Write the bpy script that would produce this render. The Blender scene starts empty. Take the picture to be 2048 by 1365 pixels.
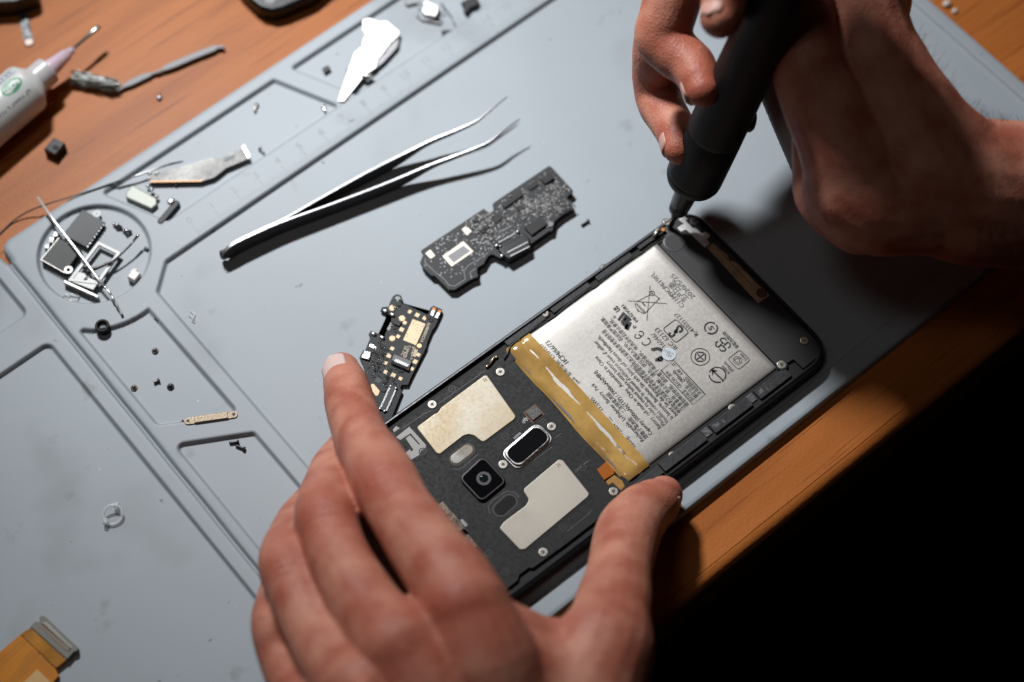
import bpy, bmesh, math, random
import numpy as np
from mathutils import Vector, Matrix
random.seed(7); np.random.seed(7)
SC = bpy.context.scene
MM = 0.001
# ------------------------------------------------------------------ camera, world, lamp, exposure
CF = 4145.623698181237
CR = np.array([[0.7685399468965903, -0.6397955519261211, 0.0028287381879935902],
               [-0.5676429986802506, -0.6838947591343152, -0.4583332679152907],
               [0.2951741453336981, 0.3506417119570442, -0.8887759075055723]])
CP = np.array([-156.62080975125008, -361.44168448336853, 649.4504883860378])
cam = bpy.data.cameras.new('camera'); cam_o = bpy.data.objects.new('camera', cam)
SC.collection.objects.link(cam_o)
_m = Matrix([[CR[0][i], -CR[1][i], -CR[2][i], CP[i]*MM] for i in range(3)] + [[0, 0, 0, 1]])
cam_o.matrix_world = _m
cam.sensor_width = 36; cam.sensor_fit = 'HORIZONTAL'; cam.lens = CF/2048*36
cam.clip_start = 0.02; cam.clip_end = 20
cam.dof.use_dof = True; cam.dof.focus_distance = 0.712; cam.dof.aperture_fstop = 4.6
cam.dof.aperture_blades = 9
SC.camera = cam_o
W = bpy.data.worlds.new('World'); SC.world = W; W.use_nodes = True
W.node_tree.nodes['Background'].inputs[0].default_value = (1.0, 0.90, 0.80, 1)
W.node_tree.nodes['Background'].inputs[1].default_value = 0.004
def area_lamp(name, pos, aim, w, h, energy, col, long_axis=(1, 0, 0)):
    l = bpy.data.lights.new(name, 'AREA'); l.shape = 'RECTANGLE'; l.size = w*MM; l.size_y = h*MM; l.energy = energy; l.color = col
    o = bpy.data.objects.new(name, l); SC.collection.objects.link(o)
    z = (Vector(pos)-Vector(aim)).normalized(); x = Vector(long_axis); x = (x-z*x.dot(z)).normalized(); y = z.cross(x)
    o.matrix_world = Matrix([[x[i], y[i], z[i], pos[i]*MM] for i in range(3)]+[[0, 0, 0, 1]])
    return l
# the bench lamp: a cool LED bar above the far edge of the table
key = area_lamp('bench_lamp', (150, 395, 605), (112, -55, 0), 125, 46, 1.05, (.97, .985, 1.0)); key.spread = math.radians(60)
# the dim warm lamp of the room, overhead
room = area_lamp('room_lamp', (-550, 60, 1900), (60, -100, 0), 420, 420, 2.0, (1.0, .97, .93))
SC.view_settings.view_transform = 'Standard'; SC.view_settings.look = 'None'
SC.view_settings.exposure = 0.0; SC.view_settings.gamma = 1.0
SC.view_settings.use_curve_mapping = False
SC.render.engine = 'CYCLES'
SC.cycles.use_denoising = True
SC.cycles.max_bounces = 8; SC.cycles.diffuse_bounces = 4; SC.cycles.glossy_bounces = 4
SC.cycles.transmission_bounces = 6; SC.cycles.sample_clamp_indirect = 6
SC.cycles.caustics_reflective = False; SC.cycles.caustics_refractive = False
SC.render.resolution_x = 1024; SC.render.resolution_y = 682

# ------------------------------------------------------------------ geometry helpers (millimetres)
FL = -1.6      # floor of the trays and of the work area of the mat
TZ = -3.6      # table top
def P(x, y, z=0.0):
    """point at height z (mm) seen at photograph position x, y (2048 px wide)"""
    q = np.array([(x-1024)/CF, (y-682.5)/CF, 1.0]); w = CR.T @ q
    return CP + (z-CP[2])/w[2]*w
def crop(ox, oy, s):
    return lambda *pts: [(ox+x/s, oy+y/s) for x, y in pts]
A1 = crop(0, 0, 2.923); A2 = crop(0, 350, 3.413); A3 = crop(0, 700, 2.0533); A4 = crop(550, 0, 3.413)
A5 = crop(1200, 0, 2.4116); A6 = crop(420, 170, 3.0118); B1 = crop(820, 320, 4.875); B2 = crop(690, 570, 5.25)
B3 = crop(740, 700, 2.731); B4 = crop(1000, 430, 2.482); B5 = crop(1270, 380, 4.266); B6 = crop(480, 680, 1.9924)
Z1 = crop(330, 300, 6.827); Z2 = crop(600, 120, 6.827); Z3 = crop(800, 0, 6.827); Z8 = crop(0, 400, 6.827)
T1 = crop(1000, 560, 6.827); T2 = crop(1220, 460, 6.827); T3 = crop(1200, 560, 8.172); T4 = crop(1340, 600, 8.172)
T5 = crop(1060, 660, 8.172); T6 = crop(1180, 740, 8.172); T7 = crop(1260, 700, 9.286); T8 = crop(0, 0, 4.55)
D2 = crop(0, 1200, 8.275); D3 = crop(980, 480, 4.875); D4 = crop(1290, 400, 9.747); D5 = crop(760, 730, 7.184)
D6 = crop(880, 830, 5.6875); D7 = crop(1150, 860, 9.747); D8 = crop(1260, 0, 4.135)
def xy(pts, z): return [tuple(P(a, b, z)[:2]) for a, b in pts]
def area(p): return 0.5*sum(p[i][0]*p[(i+1) % len(p)][1]-p[(i+1) % len(p)][0]*p[i][1] for i in range(len(p)))
def ccw(p): return list(p) if area(p) > 0 else list(p)[::-1]
def fillet(p, r, n=5):
    out = []; N = len(p); rs = r if isinstance(r, (list, tuple)) else [r]*N
    for i in range(N):
        a = Vector(p[i-1]); b = Vector(p[i]); c = Vector(p[(i+1) % N]); rr = rs[i]
        u = (a-b); v = (c-b); lu = u.length; lv = v.length
        if rr <= 0 or lu < 1e-6 or lv < 1e-6: out.append(tuple(b)); continue
        u /= lu; v /= lv; ang = math.acos(max(-1, min(1, u.dot(v))))
        if ang > 3.05: out.append(tuple(b)); continue
        d = min(rr/math.tan(ang/2), lu*.48, lv*.48); q = d*math.tan(ang/2)
        mid = (u+v).normalized(); cen = b+mid*(q/math.sin(ang/2))
        s = b+u*d-cen; e = b+v*d-cen; a0 = math.atan2(s.y, s.x); a1 = math.atan2(e.y, e.x)
        da = (a1-a0+math.pi) % (2*math.pi)-math.pi
        for k in range(n+1):
            t = a0+da*k/n; out.append((cen.x+q*math.cos(t), cen.y+q*math.sin(t)))
    return out
def offset(p, d):
    """shrink a ccw polygon by d"""
    N = len(p); out = []
    for i in range(N):
        a = np.array(p[i-1]); b = np.array(p[i]); c = np.array(p[(i+1) % N])
        u = b-a; v = c-b; u = u/(np.linalg.norm(u)+1e-9); v = v/(np.linalg.norm(v)+1e-9)
        n1 = np.array([-u[1], u[0]]); n2 = np.array([-v[1], v[0]]); m = n1+n2; k = m@m
        m = m*(2/k) if k > 0.4 else n1
        out.append(tuple(b+m*d))
    return out
def circle(c, r, n=24, ph=0): return [(c[0]+r*math.cos(ph+2*math.pi*i/n), c[1]+r*math.sin(ph+2*math.pi*i/n)) for i in range(n)]
def rect(c, w, h, ang=0):
    ca, sa = math.cos(ang), math.sin(ang)
    return [(c[0]+ca*x-sa*y, c[1]+sa*x+ca*y) for x, y in ((-w/2, -h/2), (w/2, -h/2), (w/2, h/2), (-w/2, h/2))]
def stadium(a, b, r, n=8):
    a = Vector(a); b = Vector(b); t = math.atan2((b-a).y, (b-a).x); o = []
    for k in range(n+1):
        q = t-math.pi/2+math.pi*k/n; o.append((b.x+r*math.cos(q), b.y+r*math.sin(q)))
    for k in range(n+1):
        q = t+math.pi/2+math.pi*k/n; o.append((a.x+r*math.cos(q), a.y+r*math.sin(q)))
    return o
_glyph = {}
def glyphs(s, bold=0.0):
    k = (s, bold)
    if k in _glyph: return _glyph[k]
    c = bpy.data.curves.new('t', 'FONT'); c.body = s; c.resolution_u = 2; c.offset = bold
    o = bpy.data.objects.new('t', c); SC.collection.objects.link(o)
    dg = bpy.context.evaluated_depsgraph_get(); dg.update()
    m = bpy.data.meshes.new_from_object(o.evaluated_get(dg))
    v = [(a.co.x, a.co.y) for a in m.vertices]; f = [tuple(q.vertices) for q in m.polygons]
    bpy.data.meshes.remove(m); bpy.data.objects.remove(o); bpy.data.curves.remove(c)
    x0 = min(a[0] for a in v); x1 = max(a[0] for a in v)
    _glyph[k] = (v, f, x0, x1); return _glyph[k]

class MB:
    """collects shapes in millimetres; build() links them as ONE mesh object"""
    def __init__(s): s.v = []; s.f = []; s.m = []; s.sm = []; s.cur = 0; s.smooth = False
    def add(s, vs, fs, smooth=None):
        o = len(s.v); s.v += [tuple(map(float, a)) for a in vs]
        for q in fs:
            s.f.append(tuple(o+i for i in q)); s.m.append(s.cur); s.sm.append(s.smooth if smooth is None else smooth)
        return s
    def prism(s, p, z0, z1, bev=0.0, bottom=True, seg=2):
        p = ccw(p); n = len(p); rings = []
        if bottom: rings.append((0, z0))
        else: rings.append((0, z0))
        if bev > 0:
            for k in range(seg+1):
                a = math.pi/2*k/seg; rings.append((bev*(1-math.cos(a)), z1-bev*(1-math.sin(a))))
        else: rings.append((0, z1))
        vs = []
        for d, z in rings:
            q = offset(p, d) if d > 1e-9 else p
            vs += [(a, b, z) for a, b in q]
        fs = []
        for r in range(len(rings)-1):
            for i in range(n):
                j = (i+1) % n; fs.append((r*n+i, r*n+j, (r+1)*n+j, (r+1)*n+i))
        fs.append(tuple((len(rings)-1)*n+i for i in range(n)))
        if bottom: fs.append(tuple(range(n))[::-1])
        return s.add(vs, fs)
    def flat(s, p, z):
        p = ccw(p); return s.add([(a, b, z) for a, b in p], [tuple(range(len(p)))])
    def loft(s, rings, cap0=True, cap1=True, closed=True, smooth=None):
        n = len(rings[0]); vs = [v for r in rings for v in r]; fs = []
        for r in range(len(rings)-1):
            for i in range(n if closed else n-1):
                j = (i+1) % n; fs.append((r*n+i, r*n+j, (r+1)*n+j, (r+1)*n+i))
        if cap0: fs.append(tuple(range(n))[::-1])
        if cap1: fs.append(tuple((len(rings)-1)*n+i for i in range(n)))
        return s.add(vs, fs, smooth)
    def box(s, c, w, h, z0, z1, ang=0, bev=0.0): return s.prism(rect(c, w, h, ang), z0, z1, bev)
    def tube(s, pts, rad, n=10, cap=True, smooth=True):
        pts = [Vector(p) for p in pts]; N = len(pts); rad = rad if isinstance(rad, (list, tuple)) else [rad]*N
        rings = []; u = None
        for i in range(N):
            t = (pts[min(i+1, N-1)]-pts[max(i-1, 0)]).normalized()
            if u is None: u = t.cross(Vector((0.31, 0.17, 0.93))).normalized()
            else: u = (u-t*u.dot(t)).normalized()
            w = t.cross(u)
            rings.append([tuple(pts[i]+(u*math.cos(2*math.pi*k/n)+w*math.sin(2*math.pi*k/n))*rad[i]) for k in range(n)])
        return s.loft(rings, cap, cap, True, smooth)
    def capsule(s, pts, rad, n=20, sub=6):
        """rounded tapered limb through the points"""
        pts = [np.array(p, float) for p in pts]; q = []; r = []; N = len(pts)
        for i in range(N-1):
            p0 = pts[max(i-1, 0)]; p1 = pts[i]; p2 = pts[i+1]; p3 = pts[min(i+2, N-1)]
            for k in range(sub):
                t = k/sub
                q.append(0.5*((2*p1)+(p2-p0)*t+(2*p0-5*p1+4*p2-p3)*t*t+(3*p1-p0-3*p2+p3)*t**3))
                h = t*t*(3-2*t); r.append(rad[i]*(1-h)+rad[i+1]*h)
        q.append(pts[-1]); r.append(rad[-1])
        d0 = (q[0]-q[1])/np.linalg.norm(q[0]-q[1]); d1 = (q[-1]-q[-2])/np.linalg.norm(q[-1]-q[-2])
        a = [(q[0]+d0*r[0]*math.sin(t), r[0]*math.cos(t)) for t in (1.5, 1.25, .95, .6, .3)]
        b = [(q[-1]+d1*r[-1]*math.sin(t), r[-1]*math.cos(t)) for t in (.3, .6, .95, 1.25, 1.5)]
        L = a+list(zip(q, r))+b
        return s.tube([tuple(x[0]) for x in L], [x[1] for x in L], n)
    def lathe(s, p0, ax, prof, n=28, smooth=True):
        """prof: (distance along the axis, radius)"""
        p0 = Vector(p0); ax = Vector(ax).normalized(); u = ax.cross(Vector((0.2, 0.9, 0.37))).normalized(); w = ax.cross(u)
        rings = [[tuple(p0+ax*d+(u*math.cos(2*math.pi*k/n)+w*math.sin(2*math.pi*k/n))*max(r, 1e-3)) for k in range(n)] for d, r in prof]
        return s.loft(rings, True, True, True, smooth)
    def ribbon(s, pts, w, z, closed=False):
        pts = [np.array(p[:2], float) for p in pts]; N = len(pts); L = []; R = []
        for i in range(N):
            a = pts[(i-1) % N] if closed or i > 0 else pts[i]; b = pts[(i+1) % N] if closed or i < N-1 else pts[i]
            t = b-a; t = t/(np.linalg.norm(t)+1e-9); n = np.array([-t[1], t[0]])
            k = 1.0
            if 0 < i < N-1 or closed:
                t1 = pts[i]-a; t1 = t1/(np.linalg.norm(t1)+1e-9); k = 1/max(.5, abs(t1@t))
            L.append(pts[i]+n*w/2*k); R.append(pts[i]-n*w/2*k)
        vs = [(*p, z) for p in L]+[(*p, z) for p in R]
        fs = [(N+i, N+(i+1) % N, (i+1) % N, i) for i in range(N if closed else N-1)]
        return s.add(vs, fs)
    def ring(s, c, r0, r1, z, n=28, a0=0, a1=2*math.pi):
        full = abs(a1-a0-2*math.pi) < 1e-6; m = n if full else n+1
        A = [(c[0]+r*math.cos(a0+(a1-a0)*i/n), c[1]+r*math.sin(a0+(a1-a0)*i/n), z) for r in (r0, r1) for i in range(m)]
        fs = [(i, m+i, m+(i+1) % m, (i+1) % m) for i in range(m if full else m-1)]
        return s.add(A, [q[::-1] if False else q for q in fs])
    def text(s, t, a, b, h, z, bold=0.0, centre=True):
        """t fitted between plane points a and b; h = capital height"""
        v, f, x0, x1 = glyphs(t, bold); a = np.array(a[:2]); b = np.array(b[:2]); d = b-a; L = np.linalg.norm(d); d = d/L
        u = np.array([-d[1], d[0]]); k = h/0.69; o = a-u*h/2 if centre else a
        return s.add([(*(o+d*(x-x0)/(x1-x0)*L+u*y*k), z) for x, y in v], f)
    def ellipsoid(s, c, r, n=12, rot=None):
        vs = []; m = n//2
        for j in range(1, m):
            th = math.pi*j/m
            for i in range(n):
                ph = 2*math.pi*i/n; q = Vector((r[0]*math.sin(th)*math.cos(ph), r[1]*math.sin(th)*math.sin(ph), r[2]*math.cos(th)))
                if rot: q = rot @ q
                vs.append(tuple(Vector(c)+q))
        rings = [vs[j*n:(j+1)*n] for j in range(m-1)]
        return s.loft(rings[::-1], True, True, True, True)
    def build(s, name, mats, parent=None, kind=None, label=None, autosmooth=None):
        o0 = Vector(parent['_o']) if parent is not None and '_o' in parent.keys() else Vector((0, 0, 0))
        me = bpy.data.meshes.new(name)
        me.from_pydata([((x-o0.x)*MM, (y-o0.y)*MM, (z-o0.z)*MM) for x, y, z in s.v], [], s.f)
        for m in (mats if isinstance(mats, (list, tuple)) else [mats]): me.materials.append(m)
        me.polygons.foreach_set('material_index', s.m); me.polygons.foreach_set('use_smooth', s.sm)
        me.update()
        if autosmooth is not None:
            me.polygons.foreach_set('use_smooth', [True]*len(s.f)); me.set_sharp_from_angle(angle=math.radians(autosmooth))
        o = bpy.data.objects.new(name, me); SC.collection.objects.link(o)
        if autosmooth is not None:
            wn = o.modifiers.new('wn', 'WEIGHTED_NORMAL'); wn.keep_sharp = True; wn.weight = 100
        if parent is not None:
            root = parent
            if root.type == 'MESH' and '_o' not in root.keys(): o.parent = root
            else: o.parent = root
        if kind: o['kind'] = kind
        if label: o['label'] = label
        o['_o'] = tuple(o0)
        return o
def thing(name, label, cat, at, group=None):
    o = bpy.data.objects.new(name, None); SC.collection.objects.link(o)
    o.empty_display_size = 0.005
    o.location = Vector(at)*MM; o['label'] = label; o['category'] = cat; o['_o'] = tuple(float(a) for a in at)
    if group: o['group'] = group
    return o
def solo(mb, name, mats, label, cat, at, group=None, autosmooth=None):
    """a thing that is one mesh, its origin at its base"""
    mb.v = [(x-at[0], y-at[1], z-at[2]) for x, y, z in mb.v]
    o = mb.build(name, mats, None, autosmooth=autosmooth); o.location = Vector(at)*MM
    o['label'] = label; o['category'] = cat; o['_o'] = tuple(float(a) for a in at)
    if group: o['group'] = group
    return o
# ------------------------------------------------------------------ materials
def mat(name, col, rough=0.5, metal=0.0, bump=None, var=None, coat=0.0, sss=0.0, trans=0.0, spec=0.5, ior=1.45, rvar=0.0, aniso=None):
    m = bpy.data.materials.new(name); m.use_nodes = True; nt = m.node_tree; N = nt.nodes; L = nt.links
    b = N['Principled BSDF']; b.inputs['Base Color'].default_value = (*col, 1); b.inputs['Roughness'].default_value = rough
    b.inputs['Metallic'].default_value = metal; b.inputs['Specular IOR Level'].default_value = spec; b.inputs['IOR'].default_value = ior
    b.inputs['Coat Weight'].default_value = coat; b.inputs['Coat Roughness'].default_value = 0.12
    b.inputs['Transmission Weight'].default_value = trans
    if sss:
        b.inputs['Subsurface Weight'].default_value = sss; b.inputs['Subsurface Radius'].default_value = (1.0, 0.32, 0.18)
        b.inputs['Subsurface Scale'].default_value = 0.0035
    tc = N.new('ShaderNodeTexCoord')
    def noise(scale, detail=3.0, stretch=None):
        n = N.new('ShaderNodeTexNoise'); n.inputs['Scale'].default_value = scale; n.inputs['Detail'].default_value = detail
        if stretch:
            mp = N.new('ShaderNodeMapping'); mp.inputs['Scale'].default_value = stretch; L.new(tc.outputs['Object'], mp.inputs['Vector']); L.new(mp.outputs['Vector'], n.inputs['Vector'])
        else: L.new(tc.outputs['Object'], n.inputs['Vector'])
        return n
    if bump:
        n = noise(bump[0], 3.0, aniso); bp = N.new('ShaderNodeBump'); bp.inputs['Strength'].default_value = bump[1]
        bp.inputs['Distance'].default_value = bump[2]*MM
        L.new(n.outputs['Fac'], bp.inputs['Height']); L.new(bp.outputs['Normal'], b.inputs['Normal'])
    if var:
        n = noise(var[0], 4.0, aniso); mx = N.new('ShaderNodeMix'); mx.data_type = 'RGBA'
        c2 = var[2] if len(var) > 2 else tuple(c*(1-var[1]) for c in col)
        mx.inputs['A'].default_value = (*col, 1); mx.inputs['B'].default_value = (*c2, 1)
        rp = N.new('ShaderNodeMapRange'); rp.inputs['From Min'].default_value = 0.38; rp.inputs['From Max'].default_value = 0.66
        L.new(n.outputs['Fac'], rp.inputs['Value']); L.new(rp.outputs['Result'], mx.inputs['Factor']); L.new(mx.outputs['Result'], b.inputs['Base Color'])
    if rvar:
        n = noise(900, 4.0); rp = N.new('ShaderNodeMapRange'); rp.inputs['To Min'].default_value = max(.03, rough-rvar); rp.inputs['To Max'].default_value = rough+rvar
        rp.inputs['From Min'].default_value = .3; rp.inputs['From Max'].default_value = .7
        L.new(n.outputs['Fac'], rp.inputs['Value']); L.new(rp.outputs['Result'], b.inputs['Roughness'])
    return m
BLACK = mat('black_plastic', (.011, .011, .012), .5, spec=.35, bump=(1500, .25, .05))
PLATE = mat('grey_black_plate', (.0135, .0135, .0145), .58, spec=.30, bump=(4000, .5, .04), var=(700, .3), rvar=.12)
GAP = mat('black_gap', (.004, .004, .004), .7)  # also puts the shade of gaps, wells and holes into colour
FRAME = mat('frame_metal', (.045, .046, .05), .40, metal=.6, rvar=.08)
STEEL = mat('steel', (.46, .455, .45), .36, metal=1.0, rvar=.12, bump=(1200, .15, .03))
DSTEEL = mat('dark_steel', (.13, .13, .135), .42, metal=1.0, rvar=.12)
SCREW = mat('screw_metal', (.34, .315, .285), .42, metal=1.0, rvar=.1)
DSCREW = mat('black_screw', (.06, .06, .065), .35, metal=.9)
GOLD = mat('gold_pad', (.56, .42, .27), .5, metal=.3, var=(2500, .12))
CREAM = mat('tinned_pad', (.60, .55, .46), .5, metal=.3)
PCB = mat('black_board', (.010, .0105, .012), .5, spec=.3, bump=(2500, .25, .05), var=(1800, .35))
PCBG = mat('grey_board', (.024, .025, .028), .52, spec=.32, bump=(2500, .3, .05), var=(1500, .45))
CHIP = mat('chip_black', (.012, .012, .013), .5, spec=.3, bump=(3000, .2, .03))
SOLD = mat('solder', (.50, .50, .50), .34, metal=1.0)
SILK = mat('board_print', (.50, .42, .30), .5)
WHITE = mat('white_print', (.75, .75, .73), .5)
INK = mat('black_ink', (.012, .012, .014), .55)
GINK = mat('grey_ink', (.10, .10, .105), .55)
RUB = mat('black_rubber', (.006, .006, .007), .6, spec=.25)
MILK = mat('milky_plastic', (.62, .64, .62), .38, sss=.3)
CLEAR = mat('clear_plastic', (.80, .82, .83), .15, spec=.6)
CLEAR.node_tree.nodes['Principled BSDF'].inputs['Alpha'].default_value = .42
AMBER = mat('amber_film', (.62, .24, .03), .28, coat=.4, var=(300, .25))
def mix_spots(m, scale, thresh, col, seed=0.0, soft=0.05, warp=0.0, fac=1.0):
    """stains and specks with a shape of their own"""
    nt = m.node_tree; N = nt.nodes; L = nt.links; b = N['Principled BSDF']; inp = b.inputs['Base Color']
    tc = [n for n in N if n.type == 'TEX_COORD'][0]
    n = N.new('ShaderNodeTexNoise'); n.inputs['Scale'].default_value = scale; n.inputs['Detail'].default_value = 3.0
    mp = N.new('ShaderNodeMapping'); mp.inputs['Location'].default_value = (seed, seed*1.7, seed*.3)
    L.new(tc.outputs['Object'], mp.inputs['Vector']); L.new(mp.outputs['Vector'], n.inputs['Vector'])
    rp = N.new('ShaderNodeMapRange'); rp.inputs['From Min'].default_value = thresh; rp.inputs['From Max'].default_value = thresh+soft
    rp.inputs['To Max'].default_value = fac
    L.new(n.outputs['Fac'], rp.inputs['Value'])
    mx = N.new('ShaderNodeMix'); mx.data_type = 'RGBA'; mx.inputs['B'].default_value = (*col, 1)
    if inp.is_linked: L.new(inp.links[0].from_socket, mx.inputs['A'])
    else: mx.inputs['A'].default_value = inp.default_value
    L.new(rp.outputs['Result'], mx.inputs['Factor']); L.new(mx.outputs['Result'], inp)
# ------------------------------------------------------------------ setting: table and floor
def wood():
    m = mat('table_wood', (.30, .105, .030), .46, spec=.16, coat=.02); m.node_tree.nodes['Principled BSDF'].inputs['Coat Roughness'].default_value = .30
    nt = m.node_tree; N = nt.nodes; L = nt.links; b = N['Principled BSDF']; tc = [n for n in N if n.type == 'TEX_COORD'][0]
    mp = N.new('ShaderNodeMapping'); mp.inputs['Scale'].default_value = (7, 90, 60); L.new(tc.outputs['Object'], mp.inputs['Vector'])
    n1 = N.new('ShaderNodeTexNoise'); n1.inputs['Scale'].default_value = 1.0; n1.inputs['Detail'].default_value = 5; n1.inputs['Distortion'].default_value = .4
    L.new(mp.outputs['Vector'], n1.inputs['Vector'])
    mp2 = N.new('ShaderNodeMapping'); mp2.inputs['Scale'].default_value = (22, 900, 200); L.new(tc.outputs['Object'], mp2.inputs['Vector'])
    n2 = N.new('ShaderNodeTexNoise'); n2.inputs['Scale'].default_value = 1.0; n2.inputs['Detail'].default_value = 2
    L.new(mp2.outputs['Vector'], n2.inputs['Vector'])
    cr = N.new('ShaderNodeValToRGB'); L.new(n1.outputs['Fac'], cr.inputs['Fac'])
    e = cr.color_ramp.elements; e[0].position = .3; e[0].color = (.30, .088, .018, 1); e[1].position = .7; e[1].color = (.42, .136, .031, 1)
    rp = N.new('ShaderNodeMapRange'); rp.inputs['From Min'].default_value = .60; rp.inputs['From Max'].default_value = .72
    L.new(n2.outputs['Fac'], rp.inputs['Value'])
    mx = N.new('ShaderNodeMix'); mx.data_type = 'RGBA'; mx.inputs['B'].default_value = (.14, .036, .008, 1)
    sc = N.new('ShaderNodeMath'); sc.operation = 'MULTIPLY'; sc.inputs[1].default_value = .75
    L.new(rp.outputs['Result'], sc.inputs[0]); L.new(sc.outputs[0], mx.inputs['Factor']); L.new(cr.outputs['Color'], mx.inputs['A']); L.new(mx.outputs['Result'], b.inputs['Base Color'])
    n3 = N.new('ShaderNodeTexNoise'); n3.inputs['Scale'].default_value = 900; n3.inputs['Detail'].default_value = 2; L.new(tc.outputs['Object'], n3.inputs['Vector'])
    bp = N.new('ShaderNodeBump'); bp.inputs['Strength'].default_value = .5; bp.inputs['Distance'].default_value = .2*MM
    L.new(n3.outputs['Fac'], bp.inputs['Height']); L.new(bp.outputs['Normal'], b.inputs['Normal'])
    return m
WOOD = wood()
mb = MB()
FE = -212.0    # front edge of the table
prof = [(520, TZ), (FE+.55, TZ), (FE+.50, TZ-.25), (FE+.35, TZ-.25), (FE+.3, TZ-.02), (FE-.6, TZ-.1), (FE-1.8, TZ-.5), (FE-2.9, TZ-1.3), (FE-3.6, TZ-2.4), (FE-4, TZ-4), (FE-4, TZ-24), (520, TZ-24)]
mb.loft([[(x, y, z) for y, z in prof[::-1]] for x in (-480, 620)])
o = mb.build('table_top', WOOD, None, kind='structure', autosmooth=50)
mb = MB(); mb.flat([(-2500, -2500), (2500, -2500), (2500, 2500), (-2500, 2500)], -720)
mb.build('floor', mat('dark_floor', (.012, .011, .010), .8), None, kind='structure')
# ------------------------------------------------------------------ the silicone mat as a height field
def sdf(poly, X, Y):
    d = np.full(X.shape, 1e9); s = np.ones(X.shape); N = len(poly)
    for i in range(N):
        ax, ay = poly[i]; bx, by = poly[(i+1) % N]; ex, ey = bx-ax, by-ay; wx, wy = X-ax, Y-ay
        t = np.clip((wx*ex+wy*ey)/(ex*ex+ey*ey+1e-12), 0, 1); d = np.minimum(d, (wx-ex*t)**2+(wy-ey*t)**2)
        c1 = Y >= ay; c2 = Y < by; c3 = ex*wy > ey*wx
        flip = (c1 & c2 & c3) | (~c1 & ~c2 & ~c3); s = np.where(flip, -s, s)
    return s*np.sqrt(d)
def sst(a, b, x): t = np.clip((x-a)/(b-a), 0, 1); return t*t*(3-2*t)
GS = 0.42
gx = np.arange(-200, 280.6, GS); gy = np.arange(-195.4, 46.4, GS)
X, Y = np.meshgrid(gx, gy)
Hh = np.zeros(X.shape)
RC = P(188, 507, 0)[:2]; RR = 21.5
arc = lambda a0, a1, r, n=10: [(RC[0]+r*math.cos(math.radians(a0+(a1-a0)*k/n)), RC[1]+r*math.sin(math.radians(a0+(a1-a0)*k/n))) for k in range(n+1)]
work = fillet([(-16, -.6), (272.5, -.6), (272.5, -184.5), (-25.8, -184.5), (-25.8, -9)], [1.5, 4, 4, 3, 1.5])
tray_a = fillet([(-17.5, 37.6), (61, 37.6), (72.5, 13.0), (71, 12.4), (-6, 12.4)], [1.2, 1, 1, 1, 2])
tray_b = fillet([(69, 37.6), (268, 37.6), (268, 12.4), (80.5, 12.4)], [1, 4, 4, 1])
tray_c = [(-56, -52)]+[(-56, -3)]+arc(-126, -86, RR+9.5, 8)+[(-31.5, -67)]
tray_c = fillet(tray_c, [2.5, 2.0]+[0]*9+[2.0])
tray_d = fillet([(-56, -61.5), (-31.8, -75.5), (-31.8, -184.5), (-57, -184.5)], [2, 2, 2, 2])
pock = circle(RC, RR-1.2, 60)
left_a = fillet([(-66, 13), (-66, 37.5), (-196, 37.5), (-196, 13)], 2.5)
left_b = fillet([(-66.6, -1), (-67.5, -184.5), (-196, -184.5), (-196, -1)], 3)
for poly, dep in ((work, 1.6), (tray_a, 1.6), (tray_b, 1.6), (tray_c, 1.6), (tray_d, 1.6), (pock, 1.7), (left_a, 1.6), (left_b, 1.6)):
    Hh = np.minimum(Hh, -dep*(1-sst(-.7, .35, sdf(poly, X, Y))))
outer = ccw(fillet([(-198, 43), (-62.5, 43), (-61, 39), (-60.3, 35), (-58.6, 35), (-58.2, 43), (278, 43), (278, -192.5), (-198, -192.5)], [3, 4, 2, 0, 0, 6.5, 7, 7, 3]))
so = sdf(outer, X, Y)
gr = np.abs(X+59.4-(Y-38)*.012)
Hh -= 1.9*(1-sst(.25, 1.05, gr))+.12*(1-sst(.6, 2.4, gr))
ring = np.abs(np.hypot(X-RC[0], Y-RC[1])-RR)
Hh -= .35*sst(-1.8, -.1, so)
Hh = np.where(so > -.25, Hh*(1-sst(-.25, .45, so))+(TZ+.05)*sst(-.25, .45, so), Hh)
keep = so < .62
Hh += .05*np.sin(X*.05+1)*np.cos(Y*.043)
idx = -np.ones(X.shape, int); idx[keep] = np.arange(keep.sum())
vs = np.stack([X[keep], Y[keep], Hh[keep]], 1)
q = np.stack([idx[:-1, :-1], idx[:-1, 1:], idx[1:, 1:], idx[1:, :-1]], -1).reshape(-1, 4); q = q[(q >= 0).all(1)]
me = bpy.data.meshes.new('repair_mat'); me.vertices.add(len(vs)); me.vertices.foreach_set('co', (vs*MM).astype('f').ravel())
me.loops.add(len(q)*4); me.loops.foreach_set('vertex_index', q.astype('i').ravel())
me.polygons.add(len(q)); me.polygons.foreach_set('loop_start', np.arange(0, len(q)*4, 4, dtype='i'))
me.polygons.foreach_set('use_smooth', np.ones(len(q), bool)); me.update(calc_edges=True); me.validate()
SIL = mat('grey_silicone', (.31, .345, .375), .50, bump=(2600, .22, .05), var=(9, .10), spec=.45)
mix_spots(SIL, 22, .60, (.19, .21, .225), 3.1, .14, fac=.55)
mix_spots(SIL, 75, .68, (.17, .185, .195), 6.3, .08, fac=.5)
mix_spots(SIL, 160, .74, (.10, .105, .11), 1.3, .02, fac=.75)
mix_spots(SIL, 420, .765, (.05, .05, .052), 5.7, .015, fac=.8)
mix_spots(SIL, 520, .78, (.66, .68, .70), 9.2, .02, fac=.7)
mat_o = bpy.data.objects.new('repair_mat', me); me.materials.append(SIL); SC.collection.objects.link(mat_o)
mat_o['label'] = 'large grey silicone repair mat with recessed trays and an embossed ruler'; mat_o['category'] = 'mat'
mat_o['_o'] = (0.0, 0.0, 0.0)
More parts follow.
